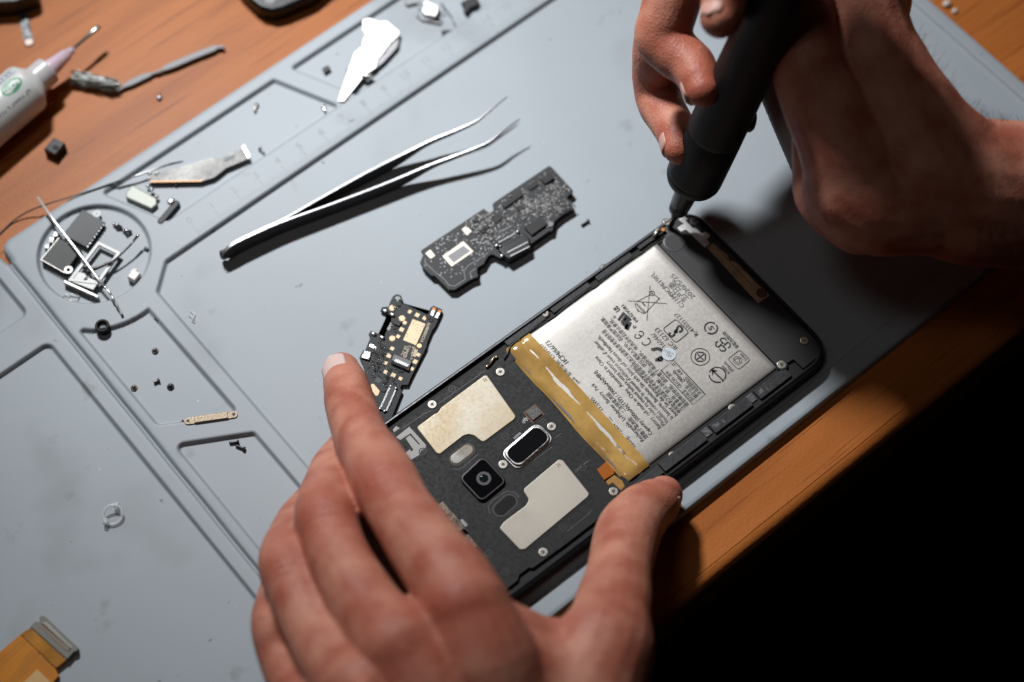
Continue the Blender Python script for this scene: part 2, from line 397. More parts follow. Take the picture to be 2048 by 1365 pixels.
rm = MB()
for k in range(0, 262):
    x = k; l = 4.6 if k % 10 == 0 else (3.0 if k % 5 == 0 else 2.1); w = .26 if k % 10 == 0 else .19
    rm.ribbon([(x, .6), (x, .6+l)], w, .085)
    if k % 10 == 0: 
        t = str(k//10); g = glyphs(t); hw = (g[3]-g[2])*3.0/.69/2; rm.text(t, (x+.4-hw, 7.6), (x+.4+hw, 7.6), 3.0, .075)
rm.ribbon([(-6, 12.0), (268, 12.0)], .12, .075)
rm.build('ruler_scale', mat('ruler_shade_grey', (.225, .252, .274), .5), mat_o)  # flat marks, the faint shade of the embossing put into darker grey
# ------------------------------------------------------------------ the opened phone
AN = -0.0148; PO = np.array([142.56, -105.23])
pe = np.array([math.cos(AN), math.sin(AN)]); pn = np.array([math.sin(AN), -math.cos(AN)])
def ph(s, w): return tuple(PO-s*pe+w*pn)      # s: from the bottom end towards the held end, w: across
def phr(s0, s1, w0, w1): return [ph(s0, w0), ph(s1, w0), ph(s1, w1), ph(s0, w1)]
PL, PW = 152.6, 77.4
c0 = ph(PL/2, PW/2)
phone = thing('phone', 'black phone with its back cover off, showing a silver battery and metal shields', 'phone', (c0[0], c0[1], FL))
base = ccw(fillet(phr(0, PL, 0, PW), 10, 10))
fr = MB()
rings = []
for d, z in ((2.2, FL+.02), (.9, FL+.25), (.25, -.6), (0, .6), (0, 3.6), (.15, 4.9), (.5, 5.6), (.9, 5.85), (1.35, 5.85), (1.6, 5.6), (1.7, 4.3)):
    rings.append([(a, b, z) for a, b in (offset(base, d) if d else base)])
fr.loft(rings, True, True, True)
fr.build('frame', FRAME, phone, autosmooth=40)
glass = MB()
glass.loft([[(a, b, z) for a, b in offset(base, d)] for d, z in ((-.12, 1.2), (-.12, 2.0))], False, False)
glass.build('trim_band', mat('copper_band', (.16, .07, .062), .45, metal=.6), phone)
def fpx(pts, z): return xy(pts, z)
# inner floor
mb = MB(); mb.prism(offset(base, 1.75), 4.25, 4.45); mb.build('inner_floor', GAP, phone)
# rear plate around the camera (held end)
ZP = 5.45
plate = fillet(fpx(D7((-10, 250), (20, 300), (400, 790), (520, 990), (590, 1030), (660, 1085), (740, 1030), (960, 1250)), ZP)[1:], 0)
p_tl = D3((0, 1270), (60, 1100), (110, 1110), (150, 1170))
# built in phone coordinates: s 89..151, w 3.4..73.6
def s_of(px, z=ZP):
    q = P(*px, z)[:2]-PO; return float(-q@pe), float(q@pn)
rp = [ph(89.3, 6.0), ph(87.0, 6.0), ph(86.8, 9.6), ph(89.6, 9.8), ph(89.8, 58.0), ph(89.8, 62.3), ph(92.6, 62.6), ph(92.6, 66.2), ph(88.2, 66.5), ph(88.0, 72.2),
      ph(92, 73.8), ph(120, 73.9), ph(133, 73.6), ph(134, 72.6), ph(138, 72.6), ph(139.5, 73.8), ph(150.2, 73.8), ph(150.6, 70), ph(150.6, 6), ph(149, 4.4), ph(126, 4.2), ph(125, 5.0), ph(121.5, 5.0), ph(121, 4.0), ph(100, 4.0), ph(93, 4.6)]
mb = MB(); mb.prism(rp, 4.4, ZP, .22)
rear = mb.build('rear_plate', PLATE, phone, autosmooth=45)
# fine raised lines on the plate
PEDGE = mat('plate_edge', (.10, .10, .105), .45)
for c in (D5(( 330, 910), (640, 700), (760, 650)), D5((830, 560), (900, 520), (1500, 90)), D6((140, 610), (200, 625), (260, 600), (440, 440)), D6((860, 615), (930, 625), (1000, 570), (1270, 370)),
          D6((1260, 290), (1385, 210)), D6((1530, 640), (1700, 520)), D6((1580, 690), (1715, 585)), D6((1440, 1330), (1700, 1120), (1720, 1080)), D7((0, 840), (230, 610)), D7((80, 885), (310, 710)),
          D6((570, 1130), (545, 1050), (600, 970), (760, 870), (850, 880), (900, 940))):
    ln = MB(); ln.ribbon(fpx(c, ZP), .16, ZP+.03); ln.build('plate_line', PEDGE, rear)
# shields on black sheets, the shade of their openings put into colour
def shield(pts, r, name, m, gapw=.75):
    p = ccw(fillet(fpx(pts, ZP+.3), r, 6)); mb = MB(); mb.prism(offset(p, -gapw), ZP-.2, ZP+.06); g = mb.build('shield_gap_shade', GAP, phone)
    mb = MB(); mb.prism(p, ZP-.1, ZP+.42, .35, seg=3); return mb.build(name, m, phone, autosmooth=40)
SHA = mat('nickel_warm', (.40, .365, .30), .5, metal=.6, bump=(600, .12, .06), var=(60, .12, (.36, .29, .195)), rvar=.08)
mix_spots(SHA, 330, .80, (.10, .06, .02), 4.0, .01)
SHB = mat('nickel_cool', (.35, .32, .275), .50, metal=.6, bump=(1800, .25, .03), var=(80, .12))
sa = shield(D5((520, 900), (780, 705), (830, 685), (880, 610), (960, 550), (1500, 150), (1540, 150))+D6((870, 20), (840, 60), (490, 320), (390, 240), (330, 225), (270, 240))+D5((860, 1290), (810, 1270)),
            [1.0, 1.5, 1.0, 1.0, 1.5, .8, .8, 1.2, 1.2, 1.4, 1.5, 1.0, 1.5, 1.0, .6, .6], 'metal_shield', SHA)
sb = shield(D6((1350, 505), (1400, 515), (1705, 900), (1680, 940))+B3((850, 1090), (820, 1095), (705, 975), (730, 940), (850, 850), (868, 820), (832, 765)), [.8, .8, 1.2, 1.2, 1.0, 1.0, 1.0, 1.0, 2.0, 1.6, 1.6], 'metal_shield', SHB)
for t, a, b, par in (('B', D5((1488, 225), (1535, 205)), None, sa), ('B', D6((1335, 580), (1370, 560)), None, sb)):
    mk = MB(); z = ZP+.46; p = fpx(a, z); mk.text('B', p[0], p[1], 1.2, z); mk.build('stamp', mat('stamp', (.28, .22, .15), .5), par)
# camera window
cz = 6.6
cp = ccw(fillet(fpx(D6((490, 455), (770, 755), (470, 1000), (210, 720)), cz), [2.2]*4, 6))
mb = MB(); mb.prism(offset(cp, -.7), ZP-.1, ZP+.08); mb.build('camera_gap', GAP, phone)
mb = MB(); mb.prism(cp, ZP-.1, cz, .5, seg=3); camr = mb.build('camera_rim', mat('camera_rim', (.05, .04, .044), .42, metal=.6), phone, autosmooth=40)
mb = MB(); mb.prism(offset(cp, .75), cz-.1, cz+.06); mb.build('camera_glass', mat('camera_glass', (.004, .004, .005), .06, spec=.35, bump=(500, .02, .02)), phone)
cc = fpx(D6((498, 725),), cz)[0]
mb = MB(); mb.ring(cc, 1.55, 2.5, cz+.09); mb.build('lens_ring', mat('lens_ring', (.045, .045, .05), .5), camr)
mb = MB(); mb.lathe((cc[0], cc[1], cz+.07), (0, 0, 1), [(0, 1.5), (.02, 1.5), (.1, 1.0), (.14, .4), (.145, .01)]); mb.build('lens', mat('lens_glass', (.006, .012, .010), .04), camr)
# flash and pill window
fa, fb = fpx(D6((185, 500), (315, 400)), ZP); mb = MB(); mb.prism(stadium(fa, fb, 2.55), ZP-.2, ZP+.05); mb.build('flash_gap', mat('rusty_gap', (.05, .03, .02), .6), phone)
mb = MB(); mb.prism(stadium(fa, fb, 2.1), ZP-.2, ZP+.3, .5, seg=3); mb.build('flash', mat('flash_lens', (.34, .33, .30), .4, metal=.1, bump=(250, .4, .3), var=(140, .5, (.13, .09, .055))), phone, autosmooth=50)
fa, fb = fpx(D6((690, 1075), (790, 985)), ZP); mb = MB(); mb.prism(stadium(fa, fb, 2.9), ZP-.2, ZP+.05); mb.build('window_rim', mat('soft_black', (.012, .012, .012), .5), phone)
mb = MB(); mb.prism(stadium(fa, fb, 2.2), ZP-.2, ZP+.1, .1); mb.build('sensor_window', mat('sensor_window', (.004, .004, .004), .6, spec=.2), phone)
# fingerprint reader
fa, fb = fpx(D6((870, 460), (1120, 245)), ZP+.8)
def stad(rr, z0, z1, bev=0, rr2=None):
    q = ccw(fillet(rectab(fa, fb, rr, rr2 or 3.2), 2.6, 6)); m = MB(); m.prism(q, z0, z1, bev, seg=3); return m
def rectab(a, b, r, half):
    a = np.array(a); b = np.array(b); t = (b-a)/np.linalg.norm(b-a); n = np.array([-t[1], t[0]]); L = np.linalg.norm(b-a)/2+half; c = (a+b)/2
    return [tuple(c+t*L*i*1+n*r*j) for i, j in ((-1, -1), (1, -1), (1, 1), (-1, 1))]
stad(5.2, ZP-.2, ZP+.07, rr2=4.2).build('reader_gap', GAP, phone)
stad(4.5, ZP-.1, ZP+.45, .3, 3.6).build('reader_flange', STEEL, phone, autosmooth=40)
stad(4.0, ZP+.3, ZP+1.1, .55, 3.1).build('fingerprint_reader', STEEL, phone, autosmooth=40)
stad(3.35, ZP+.9, ZP+1.16, .1, 2.5).build('reader_pad', mat('reader_black', (.007, .007, .008), .12, spec=.3), phone)
mb = MB(); c = fpx(D6((880, 245),), ZP)[0]; mb.box(c, 3.4, .9, ZP, ZP+.5, math.atan2(fb[1]-fa[1], fb[0]-fa[0]), .08); mb.build('reader_tab', DSTEEL, phone)
# flex connector near the reader
c = fpx(B3((895, 350),), ZP)[0]; a45 = -math.atan2(pn[1], pn[0])
mb = MB(); mb.box(c, 5.4, 5.2, ZP, ZP+.15, AN, 0); mb.build('connector_base', mat('rust_brown', (.10, .035, .012), .5), phone)
mb = MB(); mb.box(c, 4.2, 4.0, ZP+.1, ZP+.75, AN, .2); mb.build('connector', mat('speckled_grey', (.14, .135, .13), .6, bump=(2500, .8, .2), var=(2200, .75)), phone)
c = fpx(B3((852, 388),), ZP)[0]; mb = MB(); mb.box(c, 4.0, 3.6, ZP, ZP+.07, AN); cl = mb.build('connector_label', GAP, phone)
mb = MB(); 
for k in range(2):
    a, b = fpx(B3((838+k*14, 400-k*12), (846+k*14, 372-k*10)), ZP+.1); mb.text(('ASO', 'A35')[k], b, a, 1.0, ZP+.1)
mb.build('print', WHITE, cl)
# laser patterned antenna patches
LASER = mat('laser_grey', (.22, .21, .20), .45, metal=.3)
for p in (D5((420, 890), (660, 1150), (650, 1200), (590, 1230), (560, 1300), (440, 1365), (360, 1270), (430, 1215), (450, 1250), (480, 1220), (370, 1060), (430, 1010), (560, 1150), (575, 1140), (440, 985), (290, 1080), (230, 1040)),
          D5((230, 880), (285, 910), (200, 970), (185, 930)), D6((225, 1195), (255, 1185), (315, 1250), (290, 1280), (270, 1255), (255, 1245))):
    mb = MB(); mb.flat(fpx(p, ZP+.035), ZP+.035); mb.build('antenna_patch', LASER, phone)
# torn foil along the edge under the index finger
mb = MB(); pts = fpx(D6((0, 1010), (60, 1080), (160, 1190), (230, 1290), (290, 1365)), ZP+.1)+fpx(B6((880, 760), (935, 830)), ZP+.1)
mb.ribbon(pts, 2.4, ZP+.12); mb.build('foil_edge', mat('crinkled_foil', (.26, .19, .15), .3, metal=.6, bump=(500, .5, .3), var=(260, .5, (.03, .028, .027))), phone)
# square hole and blind bosses
mb = MB(); c = fpx(B3((752, 162),), ZP)[0]; mb.box(c, 2.9, 2.7, ZP-.1, ZP+.05, AN); mb.build('square_hole', GAP, phone)
def screw(px, z, r=1.55, m=SCREW, parent=phone, gap=True):
    c = fpx([px], z)[0]
    if gap: g = MB(); g.prism(circle(c, r*1.28, 24), z-.4, z+.05); g.build('screw_well', GAP, parent)
    s = MB(); s.prism(circle(c, r, 24), z-.3, z+.32, .14); so_ = s.build('screw', m, parent, autosmooth=40)
    d = MB(); st = []; ph0 = random.random()*3
    for k in range(24): st.append((c[0]+r*(.55 if k % 4 < 2 else .26)*math.cos(ph0+math.pi*k/12), c[1]+r*(.55 if k % 4 < 2 else .26)*math.sin(ph0+math.pi*k/12)))
    d.flat(st, z+.335); d.build('screw_recess', mat_recess, so_)
mat_recess = mat('screw_recess', (.05, .035, .025), .6)
for px in B3((712, 122), (340, 300), (992, 420), (727, 627), (1330, 775), (946, 1107)): screw(px, ZP)
for px in B4((518, 267), (222, 490)): screw(px, 4.9, 1.35)
for px in B4((1155, 960), (858, 1196)): screw(px, 4.9, 1.45)
screw(B4((1398, 745))[0], ZP, 1.6); screw(B4((1510, 626))[0], ZP, 1.5, mat('dull_screw', (.30, .25, .19), .4, metal=1.0))
screw(D4((420, 440))[0], ZP, 1.3)
screw(D4((975, 420))[0], ZP, 1.75, DSTEEL); screw(B4((1300, 388))[0], ZP+.1, 1.5, mat('bronze_screw', (.16, .10, .05), .45, metal=.8))
def boss(px, r=1.35):
    c = fpx([px], ZP)[0]; m = MB(); m.ring(c, r*.72, r, ZP+.05); m.ring(c, .1, r*.3, ZP+.05); m.build('boss', mat_boss, phone)
mat_boss = mat('boss_black', (.010, .010, .010), .5)
for px in B3((448, 215), (738, 473), (945, 397), (287, 555), (1162, 645), (1055, 967), (650, 1113), (737, 1213))+B4((1160, 495)): boss(px)
# side rails between frame and battery
RAIL = mat('rail_black', (.026, .026, .028), .5, spec=.4, bump=(900, .5, .1), var=(300, .35), rvar=.12)
mb = MB()
for s0, s1 in ((12, 26.5), (30.0, 46.2), (49.6, 66.8), (70.2, 87.5)):
    mb.prism(phr(s0, s1, 1.9, 4.0 if s0 > 12 else 3.4), 4.3, 5.35, .15)
mb.build('side_rail', RAIL, phone)
mb = MB()
for s0, s1 in ((18, 32.5), (36.0, 53.2), (56.9, 76), (76.4, 88)):
    mb.prism(phr(s0, s1, 70.8 if s0 < 76 else 71.4, 74.7), 4.3, 5.4, .15)
mb.build('side_rail', RAIL, phone)
mb = MB()
for s in (34.4, 55.0): mb.prism(phr(s-1.2, s+1.6, 70.6, 73.8), 4.4, 4.85, .1)
for s in (28, 48): mb.prism(phr(s, s+.45, 72.2, 73.8), 5.41, 5.45)
for s in (31.2, 51.5): mb.prism(phr(s-1.6, s+1, 71.6, 73.3), 5.39, 5.43)
mb.build('rail_plate', DSTEEL, phone)
# antenna cable along the far rail
mb = MB(); cpts = []
for s, w, z in ((92, 7.6, 5.6), (90, 6.6, 5.9), (87, 4.7, 5.8), (82, 4.3, 5.6), (76, 4.5, 5.5), (70, 5.0, 5.4), (67.5, 5.3, 5.4), (62, 4.6, 5.4), (52, 4.4, 5.4), (48.5, 5.2, 5.4), (44, 4.5, 5.4), (34, 4.4, 5.4), (27, 5.0, 5.4), (22, 4.6, 5.5), (16, 5.2, 5.6)):
    a = ph(s, w); cpts.append((a[0], a[1], z))
mb.tube(cpts, .32, 8); mb.build('antenna_cable', mat('cable_black', (.012, .012, .012), .42), phone)
mb = MB()
for p, r in ((B3((640, 90))[0], .55), (B3((665, 60))[0], .6), (B3((690, 40))[0], .6)):
    c = fpx([p], 6)[0]; mb.ellipsoid((c[0], c[1], 5.9), (r*1.3, r, .6), 10)
c = fpx([B3((650, 85))[0]], 6)[0]; c2 = fpx([B3((690, 25))[0]], 6)[0]; mb.tube([(c[0], c[1], 5.8), ((c[0]+c2[0])/2, (c[1]+c2[1])/2, 6.2), (c2[0], c2[1], 5.9)], .5, 8)
mb.build('cable_plug', mat('plug_gold', (.45, .36, .26), .35, metal=.9, bump=(600, .6, .3)), phone)
mb = MB()
pts = fpx(D4((170, 710), (215, 650), (240, 590), (290, 570)), 6)
mb.tube([(a, b, 5.7+.3*(i % 2)) for i, (a, b) in enumerate(pts)], [.55, .75, .7, .5], 8); mb.build('cable_plug', mat('plug_tin', (.72, .70, .62), .3, metal=.8, bump=(500, 1, .5)), phone)
mb = MB(); c = fpx(D4((352, 570),), 6)[0]; mb.box(c, 1.2, 1.2, 5, 5.7, .6); mb.build('cable_contact', mat('copper_orange', (.55, .22, .05), .4, metal=.5), phone)
# bottom speaker block
sp = [ph(2.0, 7), ph(2.6, 4.2), ph(6, 2.2), ph(14, 2.2), ph(14.5, 5.4), ph(19.6, 6.6), ph(19.7, 69.5), ph(13.5, 70.5), ph(13.3, 75.2), ph(6, 75.2), ph(3.0, 73), ph(2.0, 69)]
mb = MB(); mb.prism(sp, 4.3, ZP, .3); spk = mb.build('speaker_block', mat('block_black', (.020, .020, .021), .46, bump=(3500, .4, .04)), phone, autosmooth=45)
vc = fpx(D4((565, 825),), ZP)[0]
mb = MB(); mb.prism(circle(vc, 3.85, 36), ZP-.2, ZP+.22, .3); mb.build('vibration_motor', mat('motor_rim', (.085, .085, .09), .4, metal=.6), phone, autosmooth=40)
mb = MB(); mb.prism(circle(vc, 3.2, 36), ZP-.2, ZP+.27, .12); mb.build('motor_cap', mat('motor_cap', (.018, .018, .018), .55, bump=(700, .3, .1)), phone)
mb = MB()
for p in (D4((760, 300), (825, 380), (790, 410), (930, 550), (990, 550), (1105, 660), (1180, 620), (1275, 690), (1235, 740), (1195, 765), (1260, 850), (1165, 930), (800, 575), (700, 620), (630, 545), (715, 490), (760, 465), (650, 385)),):
    mb.prism(fpx(p, ZP+.1), ZP, ZP+.12, .04)
an_ = mb.build('antenna_foil', mat('foil_grey', (.66, .66, .66), .45, metal=.4, bump=(1200, .4, .06), var=(350, .3)), phone)
mb = MB()
for p in D4((725, 535), (1170, 700), (1195, 845), (740, 390)): mb.prism(circle(fpx([p], ZP+.1)[0], .2, 8), ZP+.12, ZP+.14)
mb.build('foil_hole', GAP, an_)
mb = MB(); p = fpx(D4((1200, 945), (1320, 850), (1400, 900)), ZP)+fpx(D4((1480, 990), (1600, 1080), (1650, 1190)), ZP)+fpx(B5((860, 620), (1070, 830), (1130, 870), (1140, 905), (1050, 970), (620, 500)), ZP)
mb.prism(p, ZP, ZP+.11, .03); st_ = mb.build('antenna_strip', mat('strip_bronze', (.46, .31, .185), .5, metal=.2, bump=(1500, .4, .05), var=(220, .35)), phone)
mb = MB(); mb.ribbon(fpx(B5((700, 500), (1000, 820)), ZP+.13), .3, ZP+.135); mb.build('strip_seam', mat('seam_brown', (.10, .06, .035), .5), st_)
# ------------------------------------------------------------------ battery
bat = MB(); S0, S1, W0, W1, BZ = 20.2, 88.6, 4.9, 69.2, 5.85
prof = [(0, 4.3), (0, 4.65), (.3, 5.0), (1.0, 5.28), (2.2, 5.5), (4.0, 5.69), (6.6, BZ)]
ww = [(W0+d, z) for d, z in prof]+[(W0+(W1-W0)*k/10, BZ+.05*math.sin(k*1.7)) for k in range(2, 9)]+[(W1-d, z) for d, z in prof[::-1]]
rings = []
ns = 40
for k in range(ns+1):
    s = S0+(S1-S0)*k/ns; e = 0 if k not in (0, ns) else .35; r_ = []
    for j, (w, z) in enumerate(ww):
        dz = .05*math.sin(s*.4+w*.23)*(1 if 4 < j < len(ww)-5 else .3)
        if k in (0, ns): z = min(z, 5.45)
        r_.append((*ph(s, w), z+dz))
    rings.append(r_[::-1])
bat.loft(rings, True, True, False, True)
CELL = mat('battery_foil', (.46, .437, .408), .43, metal=.52, bump=(45, .22, .35), var=(50, .10), rvar=.05)
mix_spots(CELL, 620, .80, (.20, .18, .16), 2.2, .015)
battery = bat.build('battery', CELL, phone)
BT = BZ+.13
pr = MB()
def bt(t, a, b, h, bold=.0): 
    q = fpx([a[0], b[0]], BT); pr.text(t, q[0], q[1], h, BT, bold)
bt('pack  型号/型號:  C11P1511', T5((790, 878)), T5((180, 240)), 1.15)
bt('1ICP4/66/73', T5((600, 540)), T5((275, 190)), 1.75)
bt('Rating:  +3.85V', T6((725, 1270)), T6((365, 885)), 1.6)
bt('11.5Wh', T6((185, 655)), T5((1000, 1110)), 1.5)
bt('Rechargeable  Li-Polymer  Battery  Pack', T6((860, 1165)), T5((1010, 885)), 1.45)
bt('鋰離子電池組', T6((930, 1115)), T6((640, 785)), 1.3)
bt('二次鋰電池組', T6((570, 690)), T5((1262, 1035)), 1.3)
bt('Capacity:3000mAh(TYP) / 2900mAh(MIN)', T6((1000, 1055)), T5((1060, 680)), 1.45)
bt('Battery  cell made in China', T6((1140, 955)), T5((1555, 975)), 1.45)
bt('Assembled in China', T5((1500, 930)), T5((1070, 445)), 1.45)
bt('Please refer to manual before using battery.', T6((1210, 905)), T5((1240, 515)), 1.45)
bt("Veuillez consulter le manuel d'utilisation avant d' utiliser", T6((1270, 870)), T5((1050, 185)), 1.45)
bt('la batterie. Beziehen Sie sich bitte auf dieses Handbuch,', T6((1340, 800)), T5((1110, 105)), 1.45)
bt('bevor Sie die Batterie verwenden.k', T6((1410, 750)), T5((1640, 575)), 1.45)
bt('使用電池之前請先參考使用手冊/使用电池之前请先参考使用手册', T6((1475, 690)), T5((1195, 5)), 1.38)
bt('注意事项：禁止拆解、撞击、挤压或投入火中。若出现严重鼓胀,', T6((1540, 640)), T3((20, 615)), 1.28)
bt('请勿继续使用。请勿置于高温环境中。电池浸水后禁止使用。', T6((1600, 590)), T3((160, 640)), 1.28)
bx = fpx(T6((1680, 565), (1883, 402)), BT)+fpx(T7((808, 192), (575, 378)), BT); pr.ribbon(bx, .2, BT, True)
bt('执行标准：GB31241-2014', T7((1170, 940)), T7((675, 405)), 1.35)
bt('额定容量：2900mAh', T7((1245, 880)), T7((800, 390)), 1.35)
bt('充电限制电压：4.4V', T7((1310, 820)), T7((880, 360)), 1.35)
for a, b in ((T7((815, 300)), T7((765, 250))), (T7((845, 285)), T7((795, 240))), (T6((335, 845)), T6((285, 785))), (T6((365, 830)), T6((310, 765)))):
    pr.ribbon(fpx([a[0], b[0]], BT), .2, BT)
bt('MH29581', T3((605, 680)), T3((365, 415)), 1.25)
bt('c', T3((545, 790)), T3((560, 745)), 1.5, .03); bt('US', T3((300, 510)), T3((245, 440)), 1.9, .02)
bt('®', T3((255, 625)), T3((225, 585)), 1.1)
def poly(pts): pr.flat(fpx(pts, BT), BT)
# the mark of joined letters: thick strokes
def stroke(pts, w, closed=False): pr.ribbon(fpx(pts, BT), w, BT, closed)
stroke(T3((300, 660), (390, 540), (440, 590), (350, 700)), .95)
poly(T3((330, 700), (400, 770), (480, 660), (420, 610), (385, 655), (400, 680), (370, 720)))
stroke(T3((410, 780), (430, 800), (500, 690)), .95); stroke(T3((470, 620), (500, 660)), .95)
poly(T3((400, 790), (440, 815), (475, 740), (430, 710)))
bt('C Є', T3((800, 1060)), T3((610, 860)), 3.6, .0)
# swirl seal partly under the round sticker
cc = fpx(T3((935, 1215),), BT)[0]
pr.ring(cc, 1.55, 2.75, BT, 30, -2.6, 1.7); q = fpx(T3((985, 1290),), BT)[0]; pr.ring(q, .45, 1.0, BT, 20)
q = fpx(T3((862, 1135),), BT)[0]; pr.ribbon([(q[0]-.7, q[1]), (q[0]+.7, q[1])], .5, BT+.004); pr.ribbon([(q[0], q[1]-.7), (q[0], q[1]+.7)], .5, BT+.008)
bt('16046/', T3((1045, 1090)), T3((850, 880)), 1.7); bt('IEC 62133', T3((1240, 1130)), T3((915, 795)), 1.75)
sq = fillet(fpx(T3((1240, 640), (1455, 855), (1240, 1035), (1025, 805)), BT), 1.0); pr.ribbon(sq, .28, BT, True)
stroke(T3((1150, 860), (1130, 890), (1140, 915), (1175, 925), (1215, 900), (1222, 850), (1235, 810), (1240, 870)), .75)
stroke(T3((1250, 870), (1258, 800), (1280, 755), (1310, 755), (1340, 785), (1345, 820), (1320, 845), (1290, 850)), .75)
bt('R-41031127', T3((1585, 905)), T3((1230, 550)), 1.5)
q = fpx(T4((670, 460),), BT)[0]; pr.ring(q, 1.95, 2.5, BT, 30, .2, 3.1); pr.ring(q, 1.95, 2.5, BT, 30, 3.4, 6.2)
bt('5', T4((690, 490)), T4((655, 430)), 1.8, .02)
for k in range(4):
    c = fpx(T4((865, 730),), BT)[0]; a = AN+math.pi/2*k
    def r2(x, y): return (c[0]+math.cos(a)*x-math.sin(a)*y, c[1]+math.sin(a)*x+math.cos(a)*y)
    pr.ribbon([r2(.35, .5), r2(.35, 2.0), r2(1.2, 2.2), r2(2.1, 1.5), r2(2.1, .5)], .42, BT); pr.flat([r2(-.15, .8), r2(.85, .8), r2(.35, .1)], BT+.004)
bt('廢電池請回收', T4((1110, 780)), T4((870, 520)), 1.1)
sq = fillet(fpx(T4((1140, 815), (1310, 985), (1120, 1145), (945, 970)), BT), .9); pr.ribbon(sq, .22, BT, True)
bt('Li-ion', T4((1240, 985)), T4((1150, 885)), 1.1); bt('R39086', T4((965, 1200)), T4((850, 1085)), 1.1); bt('2900mAh', T4((1035, 1175)), T4((885, 1020)), 1.1)
c = fpx(T4((1105, 990),), BT)[0]
for k in range(3):
    a = 2.094*k+.4
    pr.ribbon([(c[0]+1.5*math.cos(a+t), c[1]+1.5*math.sin(a+t)) for t in (0, .5, 1.0, 1.5)], .16, BT); pr.ribbon([(c[0]+.8*math.cos(a+t), c[1]+.8*math.sin(a+t)) for t in (0, .7, 1.5)], .16, BT)
    pr.ribbon([(c[0]+r*math.cos(a+t), c[1]+r*math.sin(a+t)) for r, t in ((.8, 0), (1.5, 0))], .14, BT+.004); pr.ribbon([(c[0]+r*math.cos(a+t), c[1]+r*math.sin(a+t)) for r, t in ((.8, 1.5), (1.75, 1.75), (1.5, 1.5))], .14, BT+.004)
c = fpx(T4((495, 930),), BT)[0]; pr.ring(c, 3.15, 3.42, BT, 40)
for k in range(4):
    a = AN+math.pi/4+math.pi/2*k; u = (math.cos(a), math.sin(a)); v = (-u[1], u[0]); h = 1.75
    pr.ribbon([(c[0]+u[0]*h+v[0]*-1.1, c[1]+u[1]*h+v[1]*-1.1), (c[0]+u[0]*h+v[0]*1.1, c[1]+u[1]*h+v[1]*1.1)], .45, BT)
    b = a+math.pi/4; r0 = .3 if k % 2 else 0
    pr.ribbon([(c[0]+r0*math.cos(b), c[1]+r0*math.sin(b)), (c[0]+2.2*math.cos(b), c[1]+2.2*math.sin(b))], .42, BT+.004*(k+1))
c = fpx(T4((775, 1225),), BT)[0]; pr.ring(c, 2.65, 3.1, BT, 40, 2.45, 4.4); pr.ring(c, 2.65, 3.1, BT, 40, -1.3, 2.1); pr.ring(c, 2.65, 3.1, BT, 40, 4.55, 4.9)
stroke(T4((860, 1310), (690, 1150)), .5); poly(T4((675, 1125), (780, 1160), (715, 1185), (690, 1240)))
# crossed-out bin
for p in (((818, 95), (765, 665)), ((460, 343), (1095, 388)), ((605, 355), (825, 240)), ((890, 245), (965, 305)), ((965, 310), (740, 540)), ((575, 385), (730, 545)), ((590, 375), (745, 532)), ((570, 385), (580, 440), (620, 500), (690, 540), (740, 545))):
    stroke(T3(*p), .2)
stroke(T3((690, 370), (740, 425)), .45); c = fpx(T3((850, 218),), BT)[0]; pr.ring(c, .72, .98, BT); pr.ring(c, .12, .32, BT); poly(T3((600, 470), (640, 505), (625, 515), (595, 485)))
poly(T3((945, 295), (975, 290), (970, 320), (950, 315)))
for px, t in ((T6((465, 1250))[0], 0), (T6((557, 1348))[0], 1)):
    c = fpx([px], BT)[0]; pr.ring(c, .55, .7, BT); pr.ribbon([(c[0]-.35, c[1]), (c[0]+.35, c[1])], .15, BT)
    if t: pr.ribbon([(c[0], c[1]-.35), (c[0], c[1]+.35)], .15, BT+.004)
pr.build('print', INK, battery)
pr = MB()
bt('C11PJ9CP619FL', T3((1360, 445)), T2((565, 585)), 1.75, 0); bt('生产日期:', T2((1040, 960)), T2((825, 710)), 2.3, 0); bt('2020/5/25', T2((1145, 930)), T2((840, 610)), 1.75, 0)
pr.build('print', GINK, battery)
c = fpx(T3((1125, 1215),), BT)[0]; mb = MB(); mb.prism(circle(c, 2.55, 32), BT, BT+.08, .02); stk = mb.build('round_sticker', mat('pale_blue_paper', (.50, .55, .58), .5), battery)
pr = MB(); z = BT+.1; q = fpx(T3((1165, 1250), (1085, 1215)), z); pr.text('PD', q[0], q[1], 1.1, z); q = fpx(T3((1195, 1215), (1045, 1155)), z); pr.text('1/2021', q[0], q[1], .95, z); pr.build('print', GINK, stk)
# amber tape over the end of the cell
TAPE = mat('amber_tape', (.50, .305, .095), .15, coat=.9, bump=(300, .35, .25), var=(90, .35, (.33, .19, .055)), spec=.55)
tp = MB(); nw = 90; prf = [(78.6, .02), (80.2, .05), (81.6, .06), (82.2, -.10), (82.7, -.28), (83.3, -.1), (84.2, .14), (85.2, .20), (86.4, .12), (87.6, -.1), (88.6, -.6), (89.4, -1.2)]
rings = []
for k in range(nw+1):
    w = 4.2+(69.4-4.2)*k/nw; ed = max(0, 3-(w-4.2))/3+max(0, 3-(69.4-w))/3; r_ = []
    for j, (s, dz) in enumerate(prf):
        wob = (.09*math.sin(w*.31+j*.6)+.05*math.sin(w*.83+1.7*j)+.02*math.sin(w*2.3+j)) if j > 2 else .015*math.sin(w*.8)
        r_.append((*ph(s+.25*math.sin(w*.21+j*.4)*(j > 2), w), BT+.03+dz+wob-1.0*ed*ed))
    rings.append(r_)
tp.loft(rings, False, False, False, True); tape = tp.build('amber_tape', TAPE, battery)
